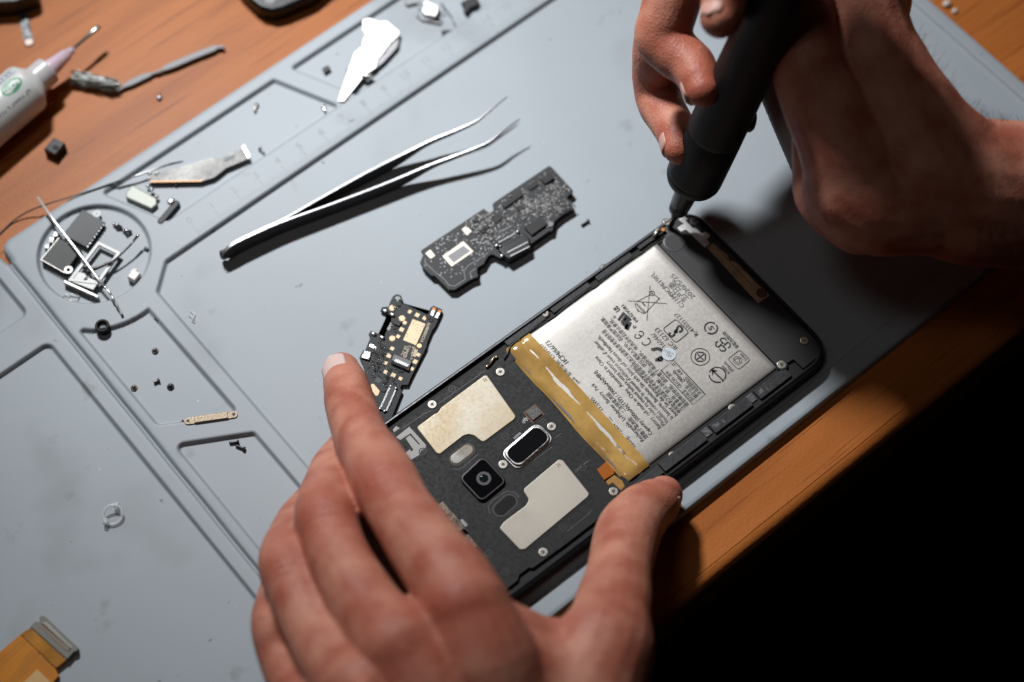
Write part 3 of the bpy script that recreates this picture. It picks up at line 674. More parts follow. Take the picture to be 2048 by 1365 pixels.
mb = MB(); q = fpx(D7((610, 610), (770, 790), (760, 850), (570, 975), (430, 770)), 6.2); mb.prism(q, 5.2, 6.0, .2); fx = mb.build('flex_tab', mat('orange_flex', (.42, .12, .015), .2, coat=.5, bump=(300, .4, .3)), battery)
mb = MB(); 
for k in range(9):
    a = np.array(q[0])+(np.array(q[1])-np.array(q[0]))*(k+.5)/9; b = np.array(q[4])+(np.array(q[3])-np.array(q[4]))*(k+.5)/9; mb.ribbon([a*.9+b*.1, a*.1+b*.9], .12, 6.02)
mb.build('flex_trace', mat('trace_dark', (.18, .05, .008), .4), fx)
mb = MB(); q = fpx(D7((770, 870), (930, 990), (980, 1100), (900, 1180), (850, 1140), (740, 1030), (650, 1080), (600, 1000)), 5.8); mb.prism(q, 4.6, 5.6, .3); mb.build('tape_tail', mat('amber_tail', (.36, .20, .06), .2, coat=.4, bump=(350, .8, .4)), battery)
# ------------------------------------------------------------------ curved tweezers standing on edge
def smooth_path(pts, n=8):
    pts = [np.array(p, float) for p in pts]; out = []
    for i in range(len(pts)-1):
        p0 = pts[max(i-1, 0)]; p1 = pts[i]; p2 = pts[i+1]; p3 = pts[min(i+2, len(pts)-1)]
        for k in range(n):
            t = k/n; out.append(0.5*((2*p1)+(p2-p0)*t+(2*p0-5*p1+4*p2-p3)*t*t+(3*p1-p0-3*p2+p3)*t**3))
    out.append(pts[-1]); return out
ZT = 8.3
c0 = P(*A6((700, 700))[0], FL)
twz = thing('tweezers', 'steel curved-tip tweezers lying on edge on the grey mat', 'tweezers', (c0[0], c0[1], FL))
def arm(px, side):
    pp_ = A6(*px); l_ = np.concatenate([[0], np.cumsum([math.dist(pp_[i], pp_[i+1]) for i in range(len(pp_)-1)])]); l_ = l_/l_[-1]
    top = lambda u: 5.9-1.0*sst(0, .5, u)+3.4*sst(.55, 1.0, u)
    pts3 = smooth_path([P(a, b, top(u)) for (a, b), u in zip(pp_, l_)], 8); pts = [p[:2] for p in pts3]; N = len(pts); m = MB()
    L = np.concatenate([[0], np.cumsum([np.linalg.norm(pts[i+1]-pts[i]) for i in range(N-1)])]); L = L/L[-1]
    rings = []
    for i in range(N):
        t = pts[min(i+1, N-1)]-pts[max(i-1, 0)]; t = t/np.linalg.norm(t); n = np.array([-t[1], t[0]])
        u = L[i]; zt = top(u)
        hgt = 7.3-1.2*sst(0, .5, u); hgt = hgt+(2.4-hgt)*sst(.57, .73, u) if u < .73 else 2.4+(.5-2.4)*(u-.73)/.27
        zb = zt-hgt
        th = 1.0 if u < .8 else 1.0-.7*(u-.8)/.2
        if u < .05: zb += 2.6*(1-u/.05)**2; zt -= 1.6*(1-u/.05)**2
        a = pts[i]+n*th/2; b = pts[i]-n*th/2; e = .14
        rings.append([(*b, zb+e), (*b, zt-e), (*(b+n*e), zt), (*(a-n*e), zt), (*a, zt-e), (*a, zb+e)])
    m.cur = 0; m.loft(rings[::-1] if side else rings, True, True, True, False); return m
TS = mat('tweezer_steel', (.21, .21, .215), .40, metal=1.0, bump=(900, .35, .05), rvar=.1)
SHADED_STEEL = mat('tweezer_shaded', (.05, .05, .053), .42, metal=.2, bump=(2500, .3, .03))  # dark copy of the steel, shade put into the side faces' colour
def shade_sides(m, z):
    m.m = []
    for f in m.f:
        v = np.array([m.v[i] for i in f]); n = np.cross(v[1]-v[0], v[2]-v[0]); m.m.append(0 if abs(n[2]) > .35*np.linalg.norm(n) else 1)
    return m
a1 = arm([(72, 1000), (150, 945), (300, 872), (445, 806), (700, 662), (1000, 497), (1300, 346), (1450, 283), (1590, 222), (1660, 172), (1790, 70)], 0)
a2 = arm([(68, 1010), (150, 953), (300, 882), (445, 820), (700, 728), (1000, 615), (1300, 490), (1480, 422), (1600, 377), (1690, 335), (1770, 268), (1865, 205)], 0)
shade_sides(a1, 0).build('arm', [TS, SHADED_STEEL], twz, autosmooth=35); shade_sides(a2, 0).build('arm', [TS, SHADED_STEEL], twz, autosmooth=35)
m = MB(); q0 = P(*A6((74, 1003))[0], 4.6)
m.tube([(q0[0], q0[1], z) for z in (-.2, .5, 2.2, 3.8, 4.5)], [.8, 1.2, 1.25, 1.15, .7], 14); m.build('butt_end', SHADED_STEEL, twz)
# ------------------------------------------------------------------ dark grey main board with a USB socket
zt = 1.3
c0 = P(*B1((800, 700))[0], FL)
brd = thing('circuit_board', 'large dark grey circuit board with a metal socket on its lower edge, below the tweezers', 'circuit board', (c0[0], c0[1], FL))
out = xy(B1((105, 885), (720, 475), (745, 500), (775, 515), (800, 515), (815, 495), (805, 430), (830, 408), (1355, 58), (1385, 75), (1590, 300), (1585, 325), (1540, 350), (1530, 380), (1570, 400), (1595, 470),
    (1480, 540), (1410, 600), (1390, 690), (1350, 700), (1185, 815), (880, 960), (800, 920), (765, 935), (730, 990), (720, 1015), (660, 1050), (655, 1090), (665, 1140), (595, 1165), (435, 1268), (375, 1265), (330, 1220), (240, 1130), (210, 1130), (125, 1050), (98, 1000), (130, 920)), zt)
mb = MB(); mb.prism(fillet(out, .35, 3), zt-1.0, zt, .08); board = mb.build('board', PCBG, brd)
mb = MB(); mb.prism(offset(ccw(out), 2.4), FL, zt-1.0, .2); mb.build('under_shield', DSTEEL, brd)
def pads(polys, name, m, parent, z):
    b = MB()
    for p in polys: b.prism(xy(p, z), z-.06, z+.05)
    return b.build(name, m, parent)
fr_ = xy(B1((315, 940), (520, 795), (620, 895), (405, 1042)), zt); ins = xy(B1((365, 940), (520, 838), (590, 890), (425, 1003)), zt)
mb = MB(); mb.prism(fr_, zt-.05, zt+.06); mb.build('contact_frame', CREAM, brd); mb = MB(); mb.prism(ins, zt, zt+.1); mb.build('contact_chip', mat('chip_grey', (.22, .225, .235), .55, bump=(2500, .8, .08)), brd)
for p in (B1((503, 680), (550, 643), (600, 697), (557, 737)), B1((150, 913), (197, 875), (246, 935), (200, 966))): pads([p], 'contact_pad', CREAM, brd, zt+.03)
mb = MB(); tr = MB()
for c in (((150, 960), (145, 1000), (240, 1090), (340, 1170), (380, 1225), (440, 1230), (540, 1165), (525, 1090), (560, 1035), (710, 945), (760, 905)), ((600, 1165), (585, 1100), (640, 1060)), ((735, 880), (725, 820), (770, 770), (1000, 640)), ((745, 790), (980, 640))):
    tr.ribbon(xy(B1(*c), zt), .22, zt+.03)
tr.build('traces', mat('trace_grey', (.20, .20, .21), .5), board)
R_ = random.Random(5)
chips = [((1340, 180), 22, 15, 1.1), ((1200, 255), 20, 8, .5), ((1000, 390), 46, 9, .7), ((850, 575), 18, 12, .6), ((750, 650), 9, 9, .5), ((715, 690), 10, 9, .5), ((1230, 640), 40, 22, .9), ((640, 590), 8, 7, .5), ((1080, 470), 12, 8, .6)]
ba = math.atan2(fr_[1][1]-fr_[0][1], fr_[1][0]-fr_[0][0])
for (px, w, h, z) in chips:
    c = P(*B1(px)[0], zt+z)[:2]; mb = MB(); mb.box(c, w/5.2, h/5.2, zt-.02, zt+z, ba, .12); mb.build('chip', CHIP, brd)
def inside(p, poly):
    x, y = p; r = False
    for i in range(len(poly)):
        x1, y1 = poly[i-1]; x2, y2 = poly[i]
        if (y1 > y) != (y2 > y) and x < (x2-x1)*(y-y1)/(y2-y1)+x1: r = not r
    return r
small = MB(); dots = MB(); dim = MB()
out_in = offset(ccw(out), .8)
def sc_px(n, ctr, spread, kinds):
    for _ in range(n):
        px = (R_.gauss(ctr[0], spread[0]), R_.gauss(ctr[1], spread[1])); q = P(*B1(px)[0], zt)[:2]
        if not inside(q, out_in): continue
        k = R_.random()
        if k < kinds[0]: small.box(q, R_.choice((.5, .8, 1.0)), R_.choice((.35, .5, .6)), zt-.02, zt+R_.choice((.25, .35, .5)), ba+R_.choice((0, math.pi/2)))
        elif k < kinds[1]: dim.flat(circle(q, R_.uniform(.18, .34), 8), zt+.02+R_.random()*.01)
        else: dots.ellipsoid((q[0], q[1], zt), (R_.uniform(.14, .3),)*2+(.2,), 8)
sc_px(230, (1150, 440), (170, 90), (.35, .72)); sc_px(150, (1420, 280), (70, 90), (.3, .7)); sc_px(140, (720, 620), (110, 70), (.5, .85)); sc_px(110, (1300, 470), (120, 60), (.3, .65)); sc_px(70, (330, 800), (120, 70), (.03, .95)); sc_px(30, (300, 1050), (130, 80), (.0, .97)); sc_px(80, (900, 720), (120, 60), (.3, .75)); sc_px(60, (700, 850), (60, 60), (.1, .9))
small.build('components', mat('component_grey', (.16, .155, .15), .4, metal=.4), brd, kind='stuff'); dots.build('solder_joints', SOLD, brd, kind='stuff'); dim.build('vias', mat('via_grey', (.19, .19, .19), .45, metal=.4), brd, kind='stuff')
for px in B1((960, 575), (1213, 533), (1550, 297)):
    c = P(*px, zt); mb = MB(); mb.ellipsoid((c[0], c[1], zt), (.42, .42, .3), 12); mb.build('test_point', CREAM, brd)
for px in B1((1150, 250), (1175, 235), (1200, 215), (1262, 170), (1450, 230), (1415, 330), (1505, 437), (1440, 478), (620, 668), (635, 690), (655, 715), (345, 880)):
    c = P(*px, zt); mb = MB(); mb.ellipsoid((c[0], c[1], zt+.15), (.27, .27, .25), 8); mb.build('solder_bead', SOLD, brd)
us = MB(); q = xy(B1((860, 870), (1120, 720), (1165, 770), (1175, 850), (965, 975), (910, 930)), 2.6); us.prism(q, -.4, 2.6, .5, seg=3); us.build('socket', mat('socket_black', (.016, .016, .017), .36, metal=.3), brd, autosmooth=40)
us = MB()
for a, b in (((945, 905), (1150, 800)), ((975, 940), (1165, 845))): us.ribbon(xy(B1(a, b), 2.6), .25, 2.63)
for px, rr in ((845, 835), .75), ((895, 935), .8), ((1050, 700), .7), ((1150, 770), .65), ((880, 840), .5):
    c = P(*B1(px)[0], 2.2); us.ellipsoid((c[0], c[1], 2.1), (rr, rr*.8, .45), 10)
for k in range(9):
    c = P(*B1((875+k*18, 800-k*10))[0], 1.8); us.box(c[:2], .26, .6, 1.2, 1.9, ba)
us.build('socket_contacts', SOLD, brd)
c = P(*B1((1365, 630))[0], zt); mb = MB(); mb.ring(c[:2], .5, 1.15, zt+.35, 20); mb.prism(circle(c[:2], 1.15, 20), zt-.1, zt+.3); mb.build('mount_ring', DSTEEL, brd)
mb = MB()
for px in B1((1490, 490), (1530, 470), (1570, 440), (1440, 520)):
    c = P(*px, zt); mb.tube([(c[0], c[1], zt+.2), (c[0]+.6, c[1]-.8, zt+.5), (c[0]+.9, c[1]-1.7, zt-.6)], .2, 6)
mb.build('spring_pins', STEEL, brd)
# ------------------------------------------------------------------ black board with gold pads, under the finger
zt = -.1
c0 = P(*B2((560, 700))[0], FL)
bb = thing('circuit_board', 'small black circuit board with gold pads and a ribbon socket, touching the index fingertip', 'circuit board', (c0[0], c0[1], FL))
out = xy(B2((455, 230), (475, 175), (505, 118), (548, 95), (590, 113), (602, 150), (588, 195), (640, 208), (870, 315), (895, 240), (930, 218), (1020, 258), (1012, 300), (950, 430), (915, 480), (865, 600), (855, 655), (700, 960), (660, 1052), (600, 1050), (578, 1085), (603, 1112), (500, 1370), (430, 1560), (230, 1480), (290, 1250), (255, 1080), (180, 820), (150, 765), (190, 690), (215, 680), (270, 545), (245, 520), (275, 480), (420, 545), (418, 520), (480, 400), (490, 335), (440, 300), (368, 275), (392, 232)), zt)
mb = MB(); mb.prism(fillet(out, .3, 3), zt-.85, zt, .06); board = mb.build('board', PCB, bb)
mb = MB(); mb.prism(offset(ccw(out), 3.2), FL, zt-.85, .1); mb.build('under_shield', DSTEEL, bb)
sa_ = math.atan2(*(np.array(P(*B2((845, 425))[0], zt)[:2])-np.array(P(*B2((710, 360))[0], zt)[:2]))[::-1])
for px, w, h in (((680, 283), 32, 36), ((758, 318), 42, 40), ((835, 350), 34, 38), ((628, 398), 36, 34), ((595, 470), 42, 40), ((557, 543), 36, 34), ((495, 670), 38, 34), ((460, 745), 44, 38), ((425, 818), 38, 34), ((770, 735), 36, 34), ((737, 808), 42, 40), ((702, 882), 36, 34), ((425, 915), 34, 34), ((508, 950), 44, 38), ((582, 985), 36, 32)):
    q = P(*B2(px)[0], zt)[:2]; mb = MB(); mb.box(q, w/5.25/5.3, h/5.25/5.0, zt-.02, zt+.05, sa_); mb.build('gold_pad', GOLD, bb)
for px, r in (((496, 243), 31), ((598, 352), 31), ((496, 563), 29)):
    q = P(*B2(px)[0], zt)[:2]; mb = MB(); mb.prism(circle(q, r/5.25/5.2, 20), zt-.02, zt+.05); mb.build('round_pad', GOLD, bb)
mb = MB(); mb.prism(xy(B2((712, 360), (845, 412), (745, 635), (610, 580)), zt), zt-.02, zt+.05); gp = mb.build('gold_plate', GOLD, bb)
mb = MB()
for px in ((745, 380), (720, 400), (765, 420), (740, 430), (800, 440), (760, 455), (822, 435), (795, 480), (755, 485), (775, 512), (650, 515), (652, 540), (742, 575), (825, 462), (715, 408)): mb.flat(circle(P(*B2(px)[0], zt)[:2], .17, 8), zt+.055)
mb.build('via_holes', PCB, gp)
mb = MB(); q = P(*B2((780, 640))[0], zt)[:2]; mb.ring(q, .42, .8, zt+.05, 20); mb.flat(circle(q, .42, 14), zt+.052); mb.build('ringed_pad', mat('copper_pad', (.70, .38, .18), .4, metal=.6), bb)
mb = MB(); q = P(*B2((552, 147))[0], zt)[:2]; mb.flat(circle(q, 1.02, 20), zt+.012); mb.build('screw_hole', mat('hole_grey', (.30, .325, .345), .6), bb)
mb = MB(); q = P(*B2((352, 1000))[0], zt)[:2]; mb.flat(circle(q, 1.05, 20), zt+.012); mb.build('screw_hole', mat('hole_dark', (.06, .068, .072), .6), bb)
pr = MB()
def t2(t, a, b, h): q = xy(B2(a, b), zt); pr.text(t, q[0], q[1], h, zt+.02, .02)
t2('LL08000SC3.4', (885, 405), (805, 600), 1.0); t2('C169407B', (680, 640), (625, 765), 1.0); t2('5M-8.A 6', (722, 650), (700, 785), 1.0); t2('10 7C', (640, 645), (600, 745), 1.0)
pr.build('print', SILK, bb)
mb = MB(); q = xy(B2((735, 672), (765, 685), (740, 760), (708, 745)), zt); mb.flat(q, zt+.015); mb.build('print_block', SILK, bb)
mb = MB(); q = xy(B2((515, 728), (700, 800), (665, 900), (480, 815)), .9); mb.prism(q, zt-.02, .9, .12); soc = mb.build('ribbon_socket', mat('socket_grey', (.10, .10, .105), .42), bb)
mb = MB(); q = xy(B2((490, 788), (672, 860), (655, 893), (484, 820)), .93); mb.flat(q, .93); mb.build('socket_slot', GAP, soc)
mb = MB()
for k in range(10):
    q = P(*B2((530+k*14, 792+k*6))[0], .95)[:2]; mb.box(q, .22, 1.1, .9, .96, sa_)
mb.build('socket_pins', SOLD, soc)
mb = MB(); q = xy(B2((485, 1045), (545, 1068), (425, 1335), (362, 1305)), .5); mb.prism(q, zt-.02, .5, .1); soc = mb.build('board_connector', mat('connector_black', (.012, .012, .012), .3), bb)
mb = MB()
for k in range(17):
    t = k/16
    for a, b in (((465, 1085), (372, 1290)), ((528, 1110), (435, 1318))):
        q = P(*B2((a[0]+(b[0]-a[0])*t, a[1]+(b[1]-a[1])*t))[0], .55)[:2]; mb.box(q, .55, .2, .45, .56, sa_)
for px in ((480, 1062), (535, 1085), (368, 1300), (415, 1325)): q = P(*B2(px)[0], .5); mb.ellipsoid((q[0], q[1], .45), (.55, .45, .3), 10)
mb.build('connector_pins', SOLD, soc)
mb = MB(); q = xy(B2((270, 1045), (300, 1040), (330, 1075), (365, 1115), (345, 1165), (320, 1165), (290, 1120)), zt); mb.prism(fillet(q, .5), zt-.02, zt+.05); mb.build('gold_plate', GOLD, bb)
for a, b, c, d in (((925, 235), (955, 248), (925, 330), (893, 315)), ((985, 262), (1010, 272), (972, 355), (940, 338))):
    mb = MB(); mb.prism(xy(B2(a, b, c, d), .4), zt-.02, .35, .08); cl = mb.build('spring_clip', STEEL, bb); mb = MB(); mb.flat(xy(B2(a, b, ((b[0]*2+c[0])/3, (b[1]*2+c[1])/3), ((a[0]*2+d[0])/3, (a[1]*2+d[1])/3)), .38), .38); mb.build('clip_contact', mat('copper_dark', (.30, .11, .035), .35, metal=.8), cl)
def lug(pts, n):
    mb = MB()
    for a in pts: q = P(*B2(a)[0], .5); mb.ellipsoid((q[0], q[1], .2), (1.15, .75, .55), 12, Matrix.Rotation(sa_, 3, 'Z'))
    mb.build(n, SOLD, bb)
lug(((300, 512), (392, 552)), 'solder_lug'); lug(((425, 272), (500, 312)), 'solder_lug')
mb = MB(); q = xy(B2((265, 620), (335, 645), (320, 675), (255, 650)), zt); mb.prism(q, zt, zt+.2); q = xy(B2((205, 700), (275, 720), (255, 800), (170, 775)), zt); mb.prism(q, zt, zt+.9, .2); mb.build('spring_contacts', mat('contact_tin', (.55, .54, .52), .35, metal=.9, bump=(900, 1, .3)), bb)
small = MB(); dots = MB(); R_ = random.Random(9); oin = offset(ccw(out), .6)
for ctr, spr, n in (((560, 240), (45, 35), 26), ((500, 430), (45, 50), 40), ((385, 720), (45, 70), 110), ((330, 880), (35, 60), 70), ((455, 1000), (50, 30), 50), ((560, 890), (60, 25), 24), ((900, 365), (30, 15), 12), ((430, 1130), (20, 60), 20)):
    for _ in range(n):
        px = (R_.gauss(ctr[0], spr[0]), R_.gauss(ctr[1], spr[1])); q = P(*B2(px)[0], zt)[:2]
        if not inside(q, oin): continue
        if R_.random() < .4: small.box(q, R_.choice((.5, .9)), R_.choice((.4, .5)), zt-.02, zt+.3, sa_+R_.choice((0, math.pi/2)))
        else: dots.ellipsoid((q[0], q[1], zt+.03), (R_.uniform(.12, .24),)*2+(.16,), 6)
small.build('components', CHIP, bb, kind='stuff'); dots.build('solder_joints', SOLD, bb, kind='stuff')
mb = MB(); q = P(*B2((550, 405))[0], zt)[:2]; mb.box(q, 2.6, 2.0, zt-.02, zt+.6, sa_, .1); mb.build('chip', CHIP, bb)
mb = MB()
for k in range(6): q = P(*B2((455+k*7, 470-k*12))[0], zt)[:2]; mb.box(q, 1.1, .2, zt, zt+.1, sa_)
mb.build('pin_row', WHITE, bb)
# ------------------------------------------------------------------ the round pocket and its contents
zf = FL-.1
def ctr(px, z=FL): c = P(*px, z); return (c[0], c[1], z)
at = ctr(Z8((900, 620))[0], zf)
rd = thing('card_reader_shield', 'black metal card reader shield in the round pocket of the mat', 'metal shield', at)
mb = MB(); q = xy(Z8((1130, 130), (1430, 305), (1180, 650), (860, 470)), .6); mb.prism(q, zf+.9, .6, .15); mb.build('upper_plate', mat('shield_black', (.030, .030, .031), .5, metal=.3, bump=(60, .1, .1), var=(45, .5)), rd)
mb = MB(); q = xy(Z8((800, 520), (1110, 680), (890, 990), (555, 810)), 1.2); mb.prism(q, zf+.02, 1.2, .2); mb.build('lower_plate', mat('shield_dark', (.016, .016, .016), .5, metal=.3, bump=(60, .1, .1), var=(45, .5)), rd)
mb = MB(); mb.ribbon(xy(Z8((805, 515), (560, 815), (880, 995)), 1.25), .35, 1.25); q = P(*Z8((935, 960))[0], 1)[:2]; mb.ring(q, .7, 1.6, 1.25, 16); mb.build('bright_edge', mat('edge_grey', (.30, .29, .27), .45, metal=.6), rd)
mb = MB(); q = P(*Z8((1320, 190))[0], 0); mb.ring(q[:2], .55, 1.5, .0, 20); mb.build('screw_eyelet', mat('eyelet_pale', (.28, .28, .27), .5, metal=.3), rd)
mb = MB()
for px in Z8((760, 470), (700, 550), (640, 630)): mb.box(P(*px, 0)[:2], 2.0, 1.5, zf, .1, .8)
for k in range(8): q = P(*Z8((1200+k*30, 640-k*42))[0], .2)[:2]; mb.box(q, .7, .5, zf+.5, .5, .5)
mb.build('clip_row', DSTEEL, rd)
at = ctr(Z8((1250, 980))[0], zf)
mb = MB(); z = 1.1
A_ = Z8((1320, 545), (1660, 710), (1580, 830), (1560, 760), (1340, 640), (1215, 800), (1270, 720))
tray = thing('card_tray', 'silver metal card tray with two openings, in the round pocket', 'card tray', at)
def bar(px, w, z0, z1, parent, name, m):
    b = MB(); p = xy(Z8(*px), z1); 
    for i in range(len(p)-1):
        a = np.array(p[i]); c = np.array(p[i+1]); t = (c-a)/np.linalg.norm(c-a); n = np.array([-t[1], t[0]]); a = a-t*w/2*.98; c = c+t*w/2*.98
        b.prism([tuple(a+n*w/2), tuple(a-n*w/2), tuple(c-n*w/2), tuple(c+n*w/2)], z0+.003*i, z1+.003*i, .12)
    return b.build(name, m, parent)
ALU = mat('bright_aluminium', (.46, .46, .455), .55, metal=.3, bump=(700, .3, .05))
bar([(1345, 590), (1620, 725), (1330, 1130), (960, 1090), (1345, 590)], 1.25, .2, z, tray, 'tray_frame', ALU)
mb = MB(); q = xy(Z8((1060, 985), (1150, 1000), (1185, 1050), (1350, 1120), (1270, 1230), (950, 1110)), .9); mb.prism(q, .1, .9, .1); mb.build('tray_floor', ALU, tray)
mb = MB(); q = xy(Z8((880, 1095), (1350, 1310), (1340, 1345), (865, 1130)), .8); mb.prism(fillet(q, .3), -1.4, 1.0, .2); mb.build('tray_front', mat('bright_front', (.40, .39, .385), .42, metal=.7), tray)
at = ctr(Z8((1500, 800))[0], zf)
mb = MB(); p = Z8((1880, 490), (1780, 620), (1660, 740), (1540, 840), (1400, 900), (1250, 960), (1180, 1030)); zz = (3.6, 3.0, 2.4, 1.9, 1.6, 1.5, 1.6)
pts = [tuple(P(*px, z)) for px, z in zip(p, zz)]
flexw = thing('flex_wire', 'thin dark bent flex wire lying across the silver card tray', 'flex wire', at)
mb.tube(pts, [.55, .35, .3, .4, .6, .75, .4], 8); mb.build('wire', mat('wire_dark', (.09, .085, .08), .3, metal=.8), flexw)
mb = MB(); mb.ellipsoid(pts[0], (.75, .6, .35), 10); q = pts[4]
for k in range(5): a = pts[4+k % 3]; mb.tube([(a[0]+random.uniform(-.8, .8), a[1]+random.uniform(-.8, .8), a[2]), (a[0]+random.uniform(-2, 2), a[1]+random.uniform(-2, 2), a[2]-.3)], .3, 6)
mb.build('wire_ends', mat('wire_bright', (.45, .44, .42), .25, metal=1), flexw)
# long bright needle across the pocket
mb = MB(); p = [(75, 395), (110, 445), (155, 503), (195, 557), (208, 573)]; q = [(208, 573), (218, 584), (226, 598), (234, 612), (245, 632)]
pts = [tuple(P(*a, z)) for a, z in zip(p, (2.6, 2.5, 2.4, 2.2, 2.1))]; pt2 = [tuple(P(*a, z)) for a, z in zip(q, (2.1, 2.0, 1.7, 1.2, .5))]
nd = thing('needle', 'long bright steel needle with a twisted dark tip, lying across the round pocket', 'needle', ctr((160, 510), 0))
mb.tube(pts, [.42, .6, .6, .55, .45], 10); mb.build('shaft', mat('needle_white', (.85, .85, .86), .35, metal=.6), nd)
mb = MB(); mb.tube(smooth_path(pt2, 4), [.42+.1*math.sin(k*1.7) for k in range(17)], 8); mb.build('twisted_tip', STEEL, nd)
# small things in the pocket
mb = MB(); c = ctr(Z8((1845, 1080))[0], zf); mb.box((c[0], c[1]), 3.6, 3.2, zf, 1.4, .35, .4); mb.smooth = True; q = P(*Z8((1825, 975))[0], 1); mb.ellipsoid((q[0], q[1], .5), (1.6, 1.2, .8), 12)
solo(mb, 'white_clip', mat('pinkish_white', (.80, .75, .73), .45, sss=.1), 'tiny white plastic cube with a clip at the edge of the round pocket', 'plastic clip', c)
for pxl, lab in ((((1560, 330), (1600, 350), (1640, 370)), 'small bright spring clip beside the black shield in the round pocket'), (((1690, 410), (1730, 440), (1770, 430)), 'small bright spring clip next to the flex wire in the round pocket')):
    mb = MB(); c = ctr(Z8(pxl[1])[0], zf)
    pts = [P(*a, -.4) for a in Z8(*pxl)]
    mb.tube([(a[0], a[1], z) for a, z in zip(pts, (-1.2, .2, -.8))], [.5, .75, .55], 8); mb.ellipsoid((pts[0][0], pts[0][1], -.9), (.8, .6, .6), 8); mb.ellipsoid((pts[2][0], pts[2][1], -.8), (.9, .7, .6), 8)
    solo(mb, 'spring_clip', mat('clip_mix', (.35, .35, .36), .25, metal=1, var=(400, .85)), lab, 'spring clip', c, 'small spring clips in the round pocket')
mb = MB(); c = ctr(Z8((2000, 680))[0], zf); mb.box((c[0], c[1]), 1.1, 1.6, zf, zf+.9, .3, .15); solo(mb, 'black_bit', BLACK, 'tiny black plastic bit beside the wall of the round pocket', 'plastic bit', c)
mb = MB(); c = ctr(Z8((990, 1320))[0], zf); z = zf+.6
for pp_ in (((850, 1320), (900, 1290), (930, 1330), (960, 1290), (1080, 1320), (1060, 1365), (950, 1360)), ((880, 1345), (930, 1365), (990, 1390), (1080, 1400))): mb.tube([(*P(*a, z)[:2], z) for a in Z8(*pp_)], .45, 6)
solo(mb, 'clear_clip', CLEAR, 'small clear plastic clip at the lower rim of the round pocket', 'plastic clip', c)
# ------------------------------------------------------------------ things in the upper trays
def plate_thing(pts, z0, z1, r, name, m, label, cat, bev=.1, group=None):
    p = xy(pts, z1); c = np.mean(p, 0); mb = MB(); mb.prism(fillet(p, r), z0, z1, bev); return solo(mb, name, m, label, cat, (c[0], c[1], z0), group, autosmooth=40)
at = ctr(A1((1150, 990))[0])
bl = thing('craft_blade', 'worn steel craft knife blade with a slot, in the upper tray of the mat', 'blade', at)
mb = MB(); q = xy(A1((865, 1050), (890, 1020), (1100, 960), (1215, 925), (1260, 920), (1290, 930), (1330, 905), (1415, 870), (1450, 930), (1320, 985), (1290, 1010), (1250, 1040), (1175, 1062), (880, 1065)), .5)
mb.prism(q, 0, .5, .1); mb.build('steel_blade', mat('worn_steel', (.24, .236, .228), .5, metal=.25, bump=(160, .35, .2), var=(70, .5), rvar=.04), bl, autosmooth=40)
mb = MB(); mb.prism(xy(A1((1415, 862), (1428, 850), (1462, 915), (1450, 930)), .6), -.2, .9, .1); mb.build('bent_tab', mat('tab_bright', (.9, .9, .9), .35, metal=.5), bl)
mb = MB(); a, b = xy(A1((1322, 938), (1362, 918)), .52); mb.flat(stadium(a, b, .75), .53); mb.build('slot', mat('slot_grey', (.16, .175, .185), .6), bl)
mb = MB(); mb.ribbon(xy(A1((880, 1063), (1180, 1058)), .5), .7, .52); mb.build('rusty_edge', mat('rusty_edge', (.35, .20, .10), .5, metal=.4), bl)
mb = MB()
for px, r in (((875, 1015), .9), ((915, 1015), .8), ((870, 1045), .7)): q = P(*A1(px)[0], .6); mb.ellipsoid((q[0], q[1], .6), (r, r*.8, .5), 10)
mb.build('solder_blob', SOLD, bl)
mb = MB(); q = P(*A1((1030, 1085))[0], FL); mb.box(q[:2], 1.6, 1.3, FL, -.5, .4, .1); solo(mb, 'black_bit', BLACK, 'tiny black chip below the craft knife blade', 'plastic bit', (q[0], q[1], FL))
# small metal can with feet
at = ctr(A1((825, 1150))[0]); cn = thing('shield_can', 'small shiny rectangular metal can next to the round pocket', 'metal shield', at)
mb = MB(); q = xy(A1((770, 1080), (915, 1160), (918, 1195), (885, 1222), (735, 1155), (735, 1130)), .4); mb.prism(fillet(q, .5), FL, .4, .5, seg=3); mb.build('can', mat('can_green_grey', (.26, .27, .235), .5, metal=.3, bump=(250, .25, .15)), cn, autosmooth=40)
mb = MB()
for px in ((865, 1085), (885, 1110), (915, 1150)): q = P(*A1(px)[0], .3); mb.ellipsoid((q[0], q[1], 0), (.9, .8, .7), 8)
mb.build('foot', SOLD, cn)
at = ctr(A1((985, 1235))[0]); bk = thing('black_connector', 'black plastic rod with a bright metal end, beside the ruler zero', 'connector', at)
mb = MB(); a = P(*A1((940, 1295))[0], 0); b = P(*A1((1030, 1190))[0], 0); mb.prism(stadium(a[:2], b[:2], 1.25), FL, .3, .4); mb.build('rod', BLACK, bk)
mb = MB(); q = P(*A1((1000, 1178))[0], .6); mb.ellipsoid((q[0], q[1], .4), (1.7, 1.3, .8), 12); mb.build('metal_end', mat('end_bright', (.9, .9, .9), .25, metal=.9), bk)
